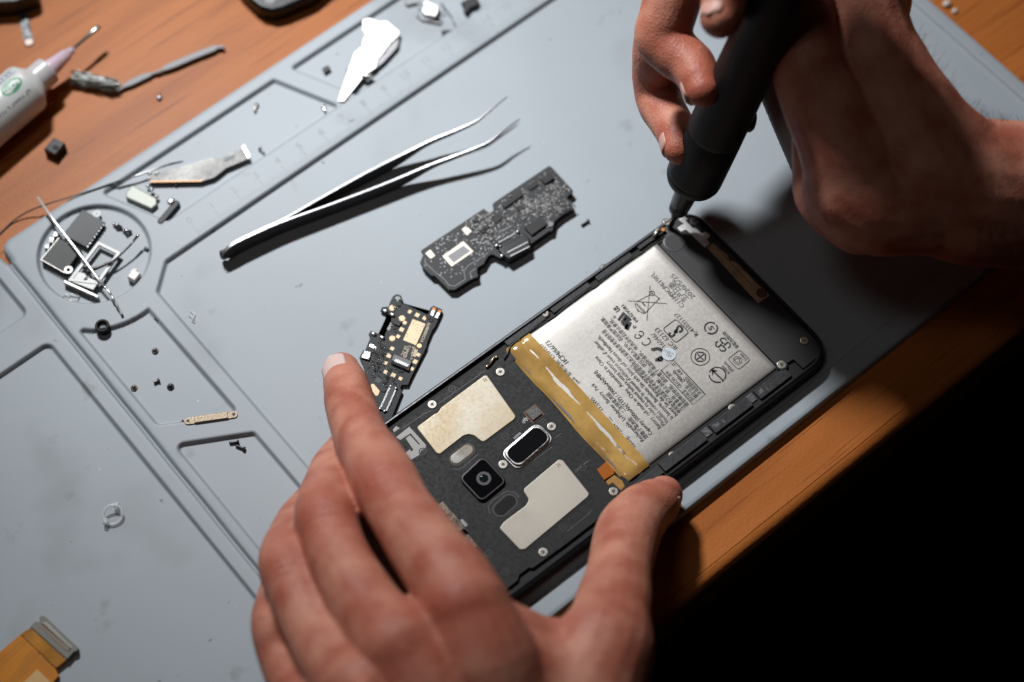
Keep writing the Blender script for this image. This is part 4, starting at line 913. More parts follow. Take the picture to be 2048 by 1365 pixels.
# pair of thin hairs of wire at the mat corner
mb = MB(); p = A1((-60, 1420), (0, 1365), (70, 1300), (160, 1240), (290, 1190), (420, 1150), (560, 1105), (690, 1060), (800, 1030), (870, 1005)); zz = (-3.2, -3.2, -3, -1.5, .9, .6, .4, .6, .8, .7)
pts = [tuple(P(*a, z)) for a, z in zip(p, zz)]; mb.tube(smooth_path(pts, 5), .3, 6); c = ctr(p[4], 0)
solo(mb, 'thin_wire', mat('wire_grey', (.05, .052, .055), .4), 'thin dark wire curving off the mat corner onto the table', 'wire', c)
mb = MB(); p = A1((680, 1070), (780, 1035), (880, 1000), (980, 965), (1070, 945)); mb.tube([tuple(P(*a, z)) for a, z in zip(p, (.5, 1.0, 1.2, .9, .2))], [.45, .35, .3, .45, .3], 6); c = ctr(p[2], 0)
solo(mb, 'solder_wire', mat('wire_bright2', (.5, .5, .5), .3, metal=1, var=(300, .7)), 'short bright solder wire above the craft knife blade', 'wire', c)
# bright torn metal spudger plate
at = ctr(A4((620, 420))[0]); sp_ = thing('metal_bracket', 'bright white metal bracket tapering to a point, above the tweezers', 'metal bracket', at)
BRT = mat('mirror_tin', (.58, .58, .57), .42, metal=.85, bump=(120, .3, .35), var=(90, .35))
mb = MB(); q = xy(A4((430, 690), (445, 640), (480, 545), (545, 360), (600, 315), (600, 285), (620, 235), (600, 205), (600, 135), (640, 125), (710, 150), (760, 145), (850, 215), (845, 245), (790, 290), (700, 410), (690, 460), (610, 515), (470, 690)), .9); mb.prism(fillet(q, .3), .2, .9, .15); mb.build('bright_plate', BRT, sp_, autosmooth=40)
mb = MB(); q = xy(A4((850, 240), (840, 320), (750, 420), (690, 470), (700, 410), (790, 290)), .2); mb.prism(q, FL, .2, .2); mb.build('folded_side', DSTEEL, sp_)
mb = MB(); a = P(*A4((600, 520))[0], 0); b = P(*A4((690, 555))[0], 0); mb.lathe((a[0], a[1], .7), (b[0]-a[0], b[1]-a[1], 0), [(0, .6), (.1, 1.5), (1, 1.7), (2, 1.5), (2.4, 1.9), (3.2, 1.9), (3.4, .8)], 16)
mb.build('coil', mat('coil_steel', (.6, .6, .58), .3, metal=1, bump=(400, 1, .4)), sp_)
mb = MB(); a, b = xy(A4((722, 292), (748, 268)), .92); mb.flat(stadium(a, b, .55), .93); mb.build('hole', mat('hole_grey2', (.10, .11, .115), .6), sp_)
# things at the top edge
plate_thing(Z3((565, 415), (960, 395), (968, 465), (575, 488)), FL, -.2, .2, 'black_bar', BLACK, 'short black plastic bar near the top edge of the mat', 'plastic bar')
at = ctr(Z3((420, 120))[0]); tn = thing('tin_clip', 'crumpled bright tin clip with round solder beads, near the top edge', 'metal clip', at)
mb = MB(); q = xy(Z3((320, 20), (360, 5), (430, 40), (530, 80), (520, 170), (490, 230), (430, 215), (340, 200), (295, 130), (320, 90)), 1.2); mb.prism(fillet(q, .4), FL, 1.2, .4, seg=3); mb.build('bright_plate', BRT, tn, autosmooth=40)
mb = MB(); 
for px in Z3((225, 180), (250, 80), (250, 10), (390, 258), (430, 265), (555, 260), (585, 165), (80, 10)): q = P(*px, 0); mb.ellipsoid((q[0], q[1], -.2), (.55, .55, .5), 10)
mb.build('solder_bead', BRT, tn)
mb = MB(); q = xy(Z3((240, 235), (300, 240), (560, 310), (555, 330), (300, 280)), -.6); mb.prism(q, FL, -.6, .1); q = xy(Z3((60, 40), (200, 20), (240, 40), (90, 75)), -.4); mb.prism(q, FL, -.4, .1); mb.build('dark_base', DSTEEL, tn)
mb = MB(); p = Z3((560, 60), (620, 130), (700, 230), (740, 320), (755, 350)); mb.tube([(*P(*a, -.9)[:2], z) for a, z in zip(p, (-.2, -.5, -.9, -1.1, -1.2))], .3, 6); mb.build('wire_tail', DSTEEL, tn)
mb = MB(); q = xy(Z3((830, 30), (960, -40), (1040, -60), (1085, 30), (1050, 75), (960, 110), (905, 195), (870, 150), (860, 70)), .6); c = np.mean(q, 0); mb.prism(fillet(q, .4), FL, .6, .4); 
so1 = solo(mb, 'black_clip', BLACK, 'irregular black plastic clip cut off by the top edge of the photo', 'plastic clip', (c[0], c[1], FL))
plate_thing(Z2((300, 115), (385, 70), (420, 125), (335, 180)), FL, -.2, .15, 'black_cube', BLACK, 'tiny black plastic block at the left end of the bright metal bracket tray', 'plastic bit')
# ------------------------------------------------------------------ screws, brackets and bits
def lying_screw(px0, px1, r, m, label, z0=FL, group='loose screws lying on the mat'):
    a = P(*px0, z0+r); b = P(*px1, z0+r); mb = MB(); L = np.linalg.norm(b-a); ax = (b-a)/L
    mb.lathe((a[0], a[1], z0+r), (ax[0], ax[1], -.0), [(0, r*.5), (.05, r*.95), (.35, r), (.6, r), (.62, r*.55)]+[(.62+(L-.7)*k/10, r*(.62 if k % 2 else .5)) for k in range(11)]+[(L, .02)], 14)
    solo(mb, 'screw', m, label, 'screw', ((a[0]+b[0])/2, (a[1]+b[1])/2, z0), group)
def up_screw(px, r, m, label, h=1.5, z0=FL, group='loose screws standing on their heads'):
    c = P(*px, z0+.3); mb = MB(); mb.lathe((c[0], c[1], z0), (0.02, 0.01, 1), [(0, r*.8), (.1, r), (.4, r), (.5, r*.85), (.5, r*.5), (h, r*.42), (h+.1, .05)], 18)
    solo(mb, 'screw', m, label, 'screw', (c[0], c[1], z0), group)
lying_screw((514, 208), (509, 224), .75, SCREW, 'silver screw alone in the upper tray, left of the bright bracket tip')
lying_screw((646, 212), (650, 223), .85, STEEL, 'silver screw just under the tip of the bright metal bracket')
lying_screw((519, 297), (528, 307), .75, DSTEEL, 'dark steel screw just right of the craft knife blade end')
lying_screw((319, 760), (307, 766), .8, DSTEEL, 'steel screw with its head up, between two upright screws in the left tray')
lying_screw(B1((1745, 590))[0], B1((1668, 640))[0], .7, DSTEEL, 'steel screw with a red thread, right of the dark grey circuit board')
lying_screw((478, 884), (458, 886), .75, DSCREW, 'black screw of a touching pair in the lower tray, the upper one'); lying_screw((490, 899), (471, 891), .75, DSCREW, 'black screw of a touching pair in the lower tray, the lower one')
lying_screw((368, 843), (359, 848), .8, mat('rusty_screw', (.10, .05, .035), .4, metal=.6), 'rusty dark screw at the left end of the bronze bracket')
up_screw((290, 613), 1.25, SCREW, 'silver screw standing upright in the tray corner below the round pocket')
up_screw((310, 702), 1.2, SCREW, 'silver screw standing upright alone in the middle of the left tray'); up_screw((268, 776), 1.2, SCREW, 'silver screw standing upright at the lower left of the left tray'); up_screw((341, 774), 1.3, DSTEEL, 'dark steel screw standing upright at the right of the screw group')
mb = MB(); c = ctr((207, 659)); mb.loft([[(c[0]+r*math.cos(2*math.pi*k/28), c[1]+r*math.sin(2*math.pi*k/28), z) for k in range(28)] for r, z in ((2.5, FL+.02), (2.6, FL+.3), (2.6, 1.2), (2.4, 1.5), (1.75, 1.5), (1.5, 1.2), (1.5, FL+.4), (1.4, FL+.05))], True, False)
solo(mb, 'rubber_ring', RUB, 'black rubber ring standing in the left tray below the round pocket', 'ring', c, autosmooth=40)
mb = MB(); c = ctr((316, 638)); 
for k in range(4): a = k*1.3; mb.tube([(c[0], c[1], FL+.5), (c[0]+1.3*math.cos(a), c[1]+1.1*math.sin(a), FL+.3+.3*(k % 2))], .3, 6)
solo(mb, 'metal_burr', DSTEEL, 'tiny dark star-shaped metal burr against the tray wall', 'metal bit', c)
# clear bits
mb = MB(); c = ctr((385, 632))
for pp_ in (((1300, 930), (1330, 960), (1310, 1000), (1330, 1010)), ((1290, 960), (1325, 990))): mb.tube([(*P(*a, FL)[:2], FL+.5) for a in A2(*pp_)], .3, 6)
solo(mb, 'clear_shaving', CLEAR, 'tiny clear plastic shaving on the mat left of the tweezers butt', 'plastic bit', c)
c = ctr((227, 1034)); cr_ = thing('clear_ring', 'clear plastic ring with two tabs on the lower left of the mat', 'ring', c)
mb = MB(); N = 36; q = c
mb.tube([(q[0]+3.3*math.cos(2*math.pi*k/N), q[1]+3.0*math.sin(2*math.pi*k/N), FL+1.7+1.1*math.sin(2*math.pi*k/N+.5)) for k in range(N+1)], .5, 8, False); mb.build('ring', CLEAR, cr_)
mb = MB()
for px, s in (((478, 640), 1), ((435, 705), -1)): w = P(*A3(px)[0], FL+1.6); mb.box(w[:2], 2.0, 1.3, FL+.6, FL+2.5, .6, .2)
mb.build('tab', CLEAR, cr_)
# bronze strip bracket
c = ctr((421, 836)); bs = thing('strip_bracket', 'speckled bronze strip bracket with a hole at each end, in the left tray', 'metal bracket', c)
a, b = P(*A3((772, 292))[0], FL+2.1)[:2], P(*A3((960, 265))[0], FL+2.1)[:2]
BRZ = mat('speckled_bronze', (.30, .235, .165), .5, metal=.5, bump=(1500, .6, .1), var=(1600, .45))
mb = MB(); mb.prism(stadium(a, b, 1.3), FL+1.75, FL+2.1, .05); mb.build('strip', BRZ, bs)
t = (b-a)/np.linalg.norm(b-a); n = np.array([-t[1], t[0]]); a2 = a+t*2.2; b2 = b-t*2.0
mb = MB(); mb.prism([tuple(a2+n*1.25), tuple(a2-n*1.25), tuple(b2-n*1.25), tuple(b2+n*1.25)], FL+1.95, FL+2.55, .15); mb.build('raised_pad', BRZ, bs)
for q in (a, b): mb = MB(); mb.flat(circle(q, .6, 16), FL+2.12); mb.build('screw_hole', mat_recess, bs)
# orange flex with a board connector, lower left
c = ctr(D2((500, 900))[0]); fl = thing('flex_cable', 'orange flex cable with a grey connector at the lower left corner', 'flex cable', c)
OR = mat('flex_orange', (.55, .195, .010), .30, coat=.3, var=(90, .18), bump=(150, .2, .2))
mb = MB(); q = xy(D2((340, 570), (920, 1140), (975, 1250), (760, 1500), (-200, 1700), (-300, 1150), (0, 860)), .2); mb.prism(q, FL+.3, .2, .1); mb.build('flex', OR, fl)
mb = MB(); q = xy(D2((400, 520), (520, 450), (1110, 985), (970, 1100), (920, 1130), (340, 575)), .5); mb.prism(q, FL+.1, .5, .3); mb.build('folded_flex', mat('flex_fold', (.50, .21, .03), .22, coat=.5, bump=(260, .6, .5), var=(120, .35)), fl)
CN = mat('connector_taupe', (.16, .155, .135), .45, bump=(900, .3, .08))
mb = MB(); q = xy(D2((650, 290), (690, 258), (740, 270), (1300, 800), (1270, 850), (1220, 860), (1110, 985), (500, 445), (575, 360), (660, 360)), .9); mb.prism(fillet(q, .3), FL+.2, .9, .2); con = mb.build('connector', CN, fl)
mb = MB(); mb.ribbon(xy(D2((690, 385), (1165, 800), (1140, 860)), .95), .75, .93); mb.build('connector_slot', mat('slot_brown', (.05, .04, .035), .5), con)
mb = MB(); mb.ribbon(xy(D2((680, 430), (1100, 830)), 1.1), .55, 1.1); mb.ribbon(xy(D2((720, 395), (1150, 790)), 1.1), .3, 1.1); mb.build('connector_rail', mat('rail_copper', (.22, .15, .11), .35, metal=.6), con)
mb = MB()
for k in range(26): q = P(*D2((740+k*17, 380+k*16.3))[0], 1)[:2]; mb.box(q, .22, 1.6, .9, .98, 1.0)
mb.build('connector_pins', mat('pin_grey', (.36, .35, .32), .35, metal=.8), con)
mb = MB()
for pl in (((560, 820), (340, 1040), (330, 1130), (130, 1345)), ((590, 840), (375, 1060), (370, 1150), (170, 1365)), ((615, 870), (410, 1080), (400, 1170), (220, 1365)), ((640, 900), (445, 1100), (440, 1185), (270, 1365)), ((420, 640), (0, 1020)), ((440, 700), (0, 1110))): mb.ribbon(xy(D2(*pl), .23), .13, .225)
mb.build('flex_traces', mat('trace_brown', (.22, .075, .006), .4), fl)
mb = MB(); mb.prism(xy(D2((615, 1150), (830, 1360), (700, 1500), (380, 1380)), .3), .2, .32, .05); mb.build('tan_patch', mat('tan_patch', (.55, .33, .13), .5), fl)
mb = MB()
for k in range(22):
    for (x0, y0, x1, y1) in ((350, 575, 920, 1130), (490, 470, 1090, 1000)):
        if random.random() < .55: t = (k+random.random())/22; q = P(*D2((x0+(x1-x0)*t, y0+(y1-y0)*t))[0], .5); mb.ellipsoid((q[0], q[1], .45), (.28, .2, .14), 6)
mb.build('edge_tin', SOLD, fl)
# ------------------------------------------------------------------ on the wooden table
zt = TZ
ax0 = np.array(T8((58, 963))[0]); ax1 = np.array(T8((910, 240))[0]); RB = 9.9; za = TZ+RB
def axp(k, z=za): q = ax0+(ax1-ax0)*k; return P(q[0], q[1], z)
d_ = (axp(1)-axp(0)); Ld = np.linalg.norm(d_); d_ = d_/Ld
ksh = np.array([285, 765]); kk = lambda px: float(np.dot(np.array(T8(px)[0])-ax0, ax1-ax0)/np.dot(ax1-ax0, ax1-ax0))*Ld
s_sh, s_n0, s_n1, s_z0, s_z1 = kk((275, 790)), kk((310, 745)), kk((435, 640)), kk((455, 620)), kk((650, 455))
c = axp(0, TZ); bo = thing('needle_bottle', 'milky plastic squeeze bottle with a pink needle tip lying on the wooden table', 'bottle', (c[0], c[1], TZ))
o_ = axp(0); B0 = -70
mb = MB(); mb.lathe(o_, d_, [(B0, RB*.9), (B0+1, RB), (s_sh-2.2, RB), (s_sh-.8, RB*.96), (s_sh, RB*.86), (s_n0, RB*.62), (s_n0+.4, 5.6)], 40); bd = mb.build('bottle_body', mat('bottle_milky', (.55, .565, .55), .36, sss=.25, coat=.2), bo)
mb = MB(); pf = [(s_n0, 5.2)]
for k in range(7): pf += [(s_n0+.3+(s_n1-s_n0-.5)*k/6.5, 5.6), (s_n0+.3+(s_n1-s_n0-.5)*(k+.5)/6.5, 5.25)]
pf += [(s_n1, 5.2), (s_n1, 2.4)]; mb.lathe(o_, d_, pf, 30); mb.build('screw_neck', mat('neck_milky', (.62, .60, .62), .3, sss=.3, trans=.2), bo)
mb = MB(); mb.lathe(o_, d_, [(s_n1-1, 3.6), (s_z0, 3.4), (s_z0+3, 2.9), (s_z1-2.5, 2.2), (s_z1-2.3, 1.6), (s_z1, 1.45), (s_z1+.3, .7)], 24); mb.build('needle_hub', mat('hub_pink', (.80, .66, .77), .22, trans=.35, sss=.3), bo)
mb = MB(); Ln = Ld; mb.lathe(o_, d_, [(s_z1-1, .72), (Ln-6, .72), (Ln-5.8, .95), (Ln-.4, .95), (Ln, .6)], 14); mb.build('steel_needle', mat('needle_steel', (.78, .78, .76), .28, metal=.9), bo)
# printing wrapped on the bottle: u along the axis, v round it
uz = np.array([0, 0, 1.0]); vx = np.cross(uz, d_)
def wrapb(mb2, flatv, flatf):
    out_ = []
    for u, v in flatv:
        a = v/RB; r = RB+.06; q = o_+d_*u+r*(uz*math.cos(a)+vx*math.sin(a)); out_.append(tuple(q))
    mb2.add(out_, flatf)
va, vb = 4.2, 1.0
mb = MB(); 
n = 20; fv = []; ff = []
for k in range(n+1): u = s_sh-2.5-38*k/n; fv += [(u, 2.2), (u, 5.4)]
for k in range(n): ff.append((2*k, 2*k+1, 2*k+3, 2*k+2))
wrapb(mb, fv, ff); mb.build('purple_band', mat('band_purple', (.34, .35, .47), .45), bd)
mb = MB(); n = 32; fv = [(s_sh-8.0+4.6*math.cos(2*math.pi*k/n), -1.6+2.6*math.sin(2*math.pi*k/n)) for k in range(n)]; wrapb(mb, fv, [tuple(range(n))]); gl = mb.build('green_oval', mat('oval_green', (.02, .20, .085), .4), bd)
def wtext(t, u0, u1, v0, h, m, par, lift=.1):
    vv, f, x0, x1 = glyphs(t, .01); k = h/.69; b = MB(); q = []
    for x, y in vv:
        u = u0+(u1-u0)*(x-x0)/(x1-x0); v = v0-y*k if u1 < u0 else v0+y*k; a = v/RB; q.append(tuple(o_+d_*u+(RB+lift)*(uz*math.cos(a)+vx*math.sin(a))))
    b.add(q, f); b.build('print', m, par)
wtext('ROHS', s_sh-4.4, s_sh-11.6, -.7, 1.9, WHITE, gl)
dash = MB(); R_ = random.Random(3)
for row, h_, st in ((3.0, 1.5, 1.5), (-7.6, 1.1, 1.2)):
    u = s_sh-4
    while u > s_sh-36:
        fv = []
        w = R_.uniform(.5, 1.1); 
        for (du, dv) in ((0, 0), (-.3, 0), (-.3, h_), (0, h_)): fv.append((u+du, row+dv))
        wrapb(dash, fv, [(0, 1, 2, 3)])
        fv = [(u, row+h_*R_.choice((0, .5, .8))+dv) for dv in (0, .3)]; fv = [(u, fv[0][1]), (u-w, fv[0][1]), (u-w, fv[0][1]+.28), (u, fv[0][1]+.28)]; wrapb(dash, fv, [(0, 1, 2, 3)])
        u -= st+R_.choice((0, 0, .8))
dash.v = [tuple(np.array(v)+np.array([0, 0, .03])) for v in dash.v]
dash.build('print_marks', GINK, bd)
# metal strip, steel wool roll, dental pick, bits
a, b = P(*T8((195, 65))[0], TZ+.5)[:2], P(*T8((262, 385))[0], TZ+.5)[:2]
at = ((a[0]+b[0])/2, (a[1]+b[1])/2, TZ); ms = thing('metal_strip', 'small scuffed metal strip with round ends at the top left of the table', 'metal strip', at)
SCF = mat('scuffed_steel', (.16, .165, .17), .5, metal=.4, bump=(300, .6, .2), var=(260, .65), rvar=.12)
mb = MB(); mb.prism(stadium(a, b, 1.75), TZ+.02, TZ+.5, .1); mb.build('strip', SCF, ms)
t = (b-a)/np.linalg.norm(b-a); n = np.array([-t[1], t[0]]); mb = MB(); q = [tuple(a+t*2+n*1.2), tuple(a+t*2-n*1.2), tuple(b-t*2.2-n*1.2), tuple(b-t*2.2+n*1.2)]; mb.prism(q, TZ+.4, TZ+.9, .15); mb.build('raised_pad', SCF, ms)
mb = MB()
for q in (a, b): mb.ring(q, .55, 1.2, TZ+.52, 16)
mb.build('eyelet', mat('eyelet_rust', (.30, .22, .17), .4, metal=.6), ms)
a = P(*T8((665, 715))[0], TZ+2); b = P(*T8((1065, 790))[0], TZ+2); at = ((a[0]+b[0])/2, (a[1]+b[1])/2, TZ)
mb = MB(); wool = thing('steel_wool', 'small dark roll of matted steel wool beside the bottle needle', 'steel wool', at)
R_ = random.Random(11); d = b-a; L = np.linalg.norm(d); t = d/L; n = np.array([-t[1], t[0], 0]); up = np.array([0, 0, 1.0])
pts = [a+t*L*k/10 for k in range(11)]; mb.tube([tuple(q) for q in pts], [2.0+.5*math.sin(k*1.9) for k in range(11)], 14); 
mb.build('core', mat('wool_core', (.10, .105, .10), .5, metal=.6, bump=(900, 1, .8)), wool)
mb = MB()
for _ in range(330):
    s = R_.random()*L; ph_ = R_.uniform(-.6, math.pi+.6); r = 2.3+.45*math.sin(s*1.4)+R_.uniform(-.2, .45); q = a+t*s+r*(n*math.cos(ph_)+up*math.sin(ph_)); al = R_.gauss(0, .5)
    dq = (t*math.cos(al)+(-n*math.sin(ph_)+up*math.cos(ph_))*math.sin(al))*R_.uniform(1, 2.4); m_ = q+up*.2
    mb.tube([tuple(q-dq), tuple(m_), tuple(q+dq)], .10, 4, False)
mb.build('strands', mat('wool_steel', (.36, .37, .35), .32, metal=.9), wool, kind='stuff')
p0, p1 = T8((1080, 815))[0], A1((1315, 275))[0]
pk = thing('steel_pick', 'flat steel pick with a narrow waist on the table beside the mat edge', 'pick', ctr((340, 140), TZ))
def flatbar(seq, z0, z1, m, name):
    mb = MB(); L_ = []; R2 = []
    for (x, y, w) in seq:
        L_.append((x, y, w))
    pts = [np.array(P(x, y, z1)[:2]) for x, y, w in seq]; A = []; B = []
    for i in range(len(pts)):
        t = pts[min(i+1, len(pts)-1)]-pts[max(i-1, 0)]; t = t/np.linalg.norm(t); nn = np.array([-t[1], t[0]]); A.append(tuple(pts[i]+nn*seq[i][2]/2)); B.append(tuple(pts[i]-nn*seq[i][2]/2))
    mb.prism(A+B[::-1], z0, z1, .15); return mb.build(name, m, pk, autosmooth=40)
PK = mat('pick_grey', (.15, .153, .16), .55, metal=.3, bump=(600, .3, .1))
flatbar([(237, 180, .8), (246, 174, 1.0), (254, 169, 2.0), (262, 165, 2.5), (285, 154, 2.5), (298, 149, 2.0), (304, 147, .9), (320, 142, .9)], TZ+.6, TZ+1.9, PK, 'short_blade')
flatbar([(312, 145, .9), (324, 140, .9), (330, 136, 2.2), (345, 130, 2.6), (385, 113, 2.6), (428, 96, 2.5), (434, 94, 1.4), (449, 94, .8)], TZ+.8, TZ+2.1, PK, 'long_blade')
mb = MB(); c = ctr((113, 304), TZ); mb.box(c[:2], 6.0, 5.2, TZ, TZ+4.2, .35, .6); bx_ = solo(mb, 'black_plug', BLACK, 'small black plastic cap with a dimple on the wooden table', 'plastic cap', c, autosmooth=40)
mb = MB(); q = P(*A1((325, 865))[0], TZ+4.2); mb.flat(circle(q[:2], 1.2, 16), TZ+4.23); mb.build('dimple', GAP, bx_)
mb = MB(); c = ctr((319, 198), TZ); mb.box(c[:2], 1.6, 1.2, TZ, TZ+1.3, .3, .2); mb.ellipsoid((c[0]+.8, c[1]+.5, TZ+1.0), (.7, .5, .5), 8); solo(mb, 'dark_bit', DSCREW, 'tiny dark bit on the table below the steel wool', 'plastic bit', c)
# white crumbs on the table near the far corner of the mat
for px, r, lab in (((1893, 10), 1.9, 'white crumb on the table past the mat corner, the larger of two'), ((1909, 24), 1.4, 'white crumb on the table past the mat corner, the smaller of two')):
    mb = MB(); c = ctr(px, TZ); mb.ellipsoid((c[0], c[1], TZ+r*.35), (r, r*.75, r*.5), 10); solo(mb, 'crumb', mat('crumb_white', (.55, .50, .44), .6, bump=(600, 1, .5)), lab, 'crumb', c, 'white crumbs on the table')
# black device at the top edge, and the dark thing at the corner
q = xy([(478, -22), (505, 5), (520, 16), (545, 22), (568, 17), (625, -8), (700, -70), (640, -200), (430, -90)], TZ+7); c = np.mean(q, 0)
dv = thing('black_device', 'glossy black rounded device cut off by the top edge, on the table', 'device', (c[0], c[1], TZ))
mb = MB(); mb.prism(fillet(q, 1.5), TZ+.4, TZ+7, 1.6, seg=4); mb.build('shell', mat('shell_black', (.006, .006, .007), .34, spec=.3), dv, autosmooth=40)
mb = MB(); p = fillet(q, 1.5); q2 = offset(ccw(p), 1.7); mb.ribbon([a for a in q2], .25, TZ+7.03, True); mb.build('bright_trim', mat('trim_dim', (.03, .03, .03), .5), dv)
mb = MB(); a = P(540, 0, TZ+7); mb.prism(circle(a[:2], 2.4, 24), TZ+6.9, TZ+7.3, .2); mb.build('round_button', mat('button_grey', (.16, .16, .16), .5), dv)
q = xy([(-30, 8), (30, 4), (75, -14), (60, -80), (-60, -60)], TZ+9); c = np.mean(q, 0); mb = MB(); mb.prism(fillet(q, 2), TZ, TZ+9, 1.5)
solo(mb, 'dark_case', mat('case_dark', (.01, .01, .01), .4), 'dark case corner at the very top left of the table', 'case', (c[0], c[1], TZ), autosmooth=40)
# ------------------------------------------------------------------ the screwdriver
SB = P(1340, 455, 6.0); ST = P(1580, -50, 134); sd = (ST-SB)/np.linalg.norm(ST-SB)
drv = thing('screwdriver', 'thick matt black screwdriver standing on a screw at the phone corner, held by a hand', 'screwdriver', tuple(SB))
DRB = mat('driver_black', (.009, .009, .010), .5, spec=.3, bump=(2200, .25, .03), rvar=.06)
mb = MB(); mb.lathe(SB, sd, [(-.8, .3), (0, .9), (2.5, 1.0), (6.5, 1.0), (6.8, 1.7), (11, 1.8)], 16); mb.build('driver_bit', mat('bit_black', (.015, .015, .016), .35, metal=.5), drv)
mb = MB(); mb.lathe(SB, sd, [(9.5, 1.8), (9.7, 3.0), (10.5, 3.5), (13, 3.65), (13.3, 3.5), (13.6, 3.7), (24, 4.3), (29, 4.5)], 28); mb.build('bit_holder', mat('holder_black', (.022, .022, .023), .35, metal=.3), drv)
mb = MB(); mb.lathe(SB, sd, [(26, 3), (26.1, 5.6), (26.6, 7.8), (27.8, 9.2), (29.6, 9.85), (31.5, 10.0), (31.8, 9.85), (32.1, 10.0), (33, 10.0), (44, 9.95), (55, 9.9), (55.2, 9.78), (55.4, 9.88), (57, 9.86), (80, 9.6), (110, 9.3), (150, 9.0), (152, 8.4), (153, 7)], 48); mb.build('handle', DRB, drv)
q = P(1496, 258, 60); 
# button on the right flank
rt = CR[0]-sd*float(CR[0]@sd); rt = rt/np.linalg.norm(rt)
cb = SB+sd*63+rt*9.3; mb = MB(); mb.lathe(cb, rt, [(-1, 4.2), (.8, 4.0), (1.7, 3.2), (2.0, 1.5), (2.05, .1)], 24); mb.build('button', mat('button_maroon', (.05, .012, .014), .35), drv)
# ------------------------------------------------------------------ hands
def skin():
    m = mat('skin', (.50, .245, .165), .46, sss=.15, spec=.38)
    nt = m.node_tree; N = nt.nodes; L = nt.links; b = N['Principled BSDF']; tc = [n for n in N if n.type == 'TEX_COORD'][0]
    b.inputs['Subsurface Radius'].default_value = (1.0, .30, .16); b.inputs['Subsurface Scale'].default_value = .0028
    n1 = N.new('ShaderNodeTexNoise'); n1.inputs['Scale'].default_value = 85; n1.inputs['Detail'].default_value = 5; L.new(tc.outputs['Object'], n1.inputs['Vector'])
    cr = N.new('ShaderNodeValToRGB'); L.new(n1.outputs['Fac'], cr.inputs['Fac'])
    e = cr.color_ramp.elements; e[0].position = .36; e[0].color = (.35, .105, .066, 1); e[1].position = .64; e[1].color = (.49, .210, .142, 1)
    at = N.new('ShaderNodeAttribute'); at.attribute_name = 'redness'
    mx = N.new('ShaderNodeMix'); mx.data_type = 'RGBA'; mx.inputs['B'].default_value = (.34, .080, .048, 1)
    L.new(at.outputs['Fac'], mx.inputs['Factor']); L.new(cr.outputs['Color'], mx.inputs['A']); L.new(mx.outputs['Result'], b.inputs['Base Color'])
    n2 = N.new('ShaderNodeTexVoronoi'); n2.feature = 'DISTANCE_TO_EDGE'; n2.inputs['Scale'].default_value = 800; L.new(tc.outputs['Object'], n2.inputs['Vector'])
    n3 = N.new('ShaderNodeTexNoise'); n3.inputs['Scale'].default_value = 260; n3.inputs['Detail'].default_value = 4; L.new(tc.outputs['Object'], n3.inputs['Vector'])
    ad = N.new('ShaderNodeMath'); ad.operation = 'MULTIPLY_ADD'; ad.inputs[1].default_value = 1.3; L.new(n2.outputs['Distance'], ad.inputs[0]); L.new(n3.outputs['Fac'], ad.inputs[2])
    bp = N.new('ShaderNodeBump'); bp.inputs['Strength'].default_value = .38; bp.inputs['Distance'].default_value = .5*MM; L.new(ad.outputs[0], bp.inputs['Height']); L.new(bp.outputs['Normal'], b.inputs['Normal'])
    rr = N.new('ShaderNodeMapRange'); rr.inputs['To Min'].default_value = .42; rr.inputs['To Max'].default_value = .60; L.new(n1.outputs['Fac'], rr.inputs['Value']); L.new(rr.outputs['Result'], b.inputs['Roughness'])
    return m
SKIN = skin(); NAIL = mat('nail', (.50, .27, .225), .46, sss=.2, spec=.3)
def chain(mb, conv, pts): mb.capsule([tuple(P(*conv((x, y))[0], z)) for x, y, z, r in pts], [r for *_, r in pts], 20, 6)
def organic(mb, name, parent, marks, wrinkles, vox=.8, smooth=7):
    tmp = mb.build('tmp', [], None); me0 = tmp.data
    md = tmp.modifiers.new('r', 'REMESH'); md.mode = 'VOXEL'; md.voxel_size = vox*MM; md.use_smooth_shade = True
    m2 = tmp.modifiers.new('s', 'SMOOTH'); m2.factor = .5; m2.iterations = smooth
    dg = bpy.context.evaluated_depsgraph_get(); dg.update()
    me = bpy.data.meshes.new_from_object(tmp.evaluated_get(dg)); bpy.data.objects.remove(tmp); me.name = name
    n = len(me.vertices); co = np.empty(n*3, 'f'); me.vertices.foreach_get('co', co); co = co.reshape(-1, 3).astype(float)/MM
    no = np.empty(n*3, 'f'); me.vertices.foreach_get('normal', no); no = no.reshape(-1, 3).astype(float)
    disp = np.zeros(n)
    for (c, ax, rad, amp, freq) in wrinkles:      # skin creases across a joint
        d = co-c; u = d@ax; r = np.linalg.norm(d, axis=1); w = np.exp(-(r/rad)**2); disp += -amp*w*np.maximum(0, np.cos(u*freq+.4*np.sin(d[:, 0]*.9)))**6
    co += no*disp[:, None]
    red = np.zeros(n)
    for c, rad, a in marks: red = np.maximum(red, a*np.exp(-(np.linalg.norm(co-c, axis=1)/rad)**2))
    o0 = Vector(parent['_o']); me.vertices.foreach_set('co', ((co-np.array(o0))*MM).astype('f').ravel())
    at = me.attributes.new('redness', 'FLOAT', 'POINT'); at.data.foreach_set('value', red.astype('f'))
    me.polygons.foreach_set('use_smooth', np.ones(len(me.polygons), bool)); me.materials.clear(); me.materials.append(SKIN); me.update()
    o = bpy.data.objects.new(name, me); SC.collection.objects.link(o); o.parent = parent; o['_o'] = tuple(o0)
    return o, co, no
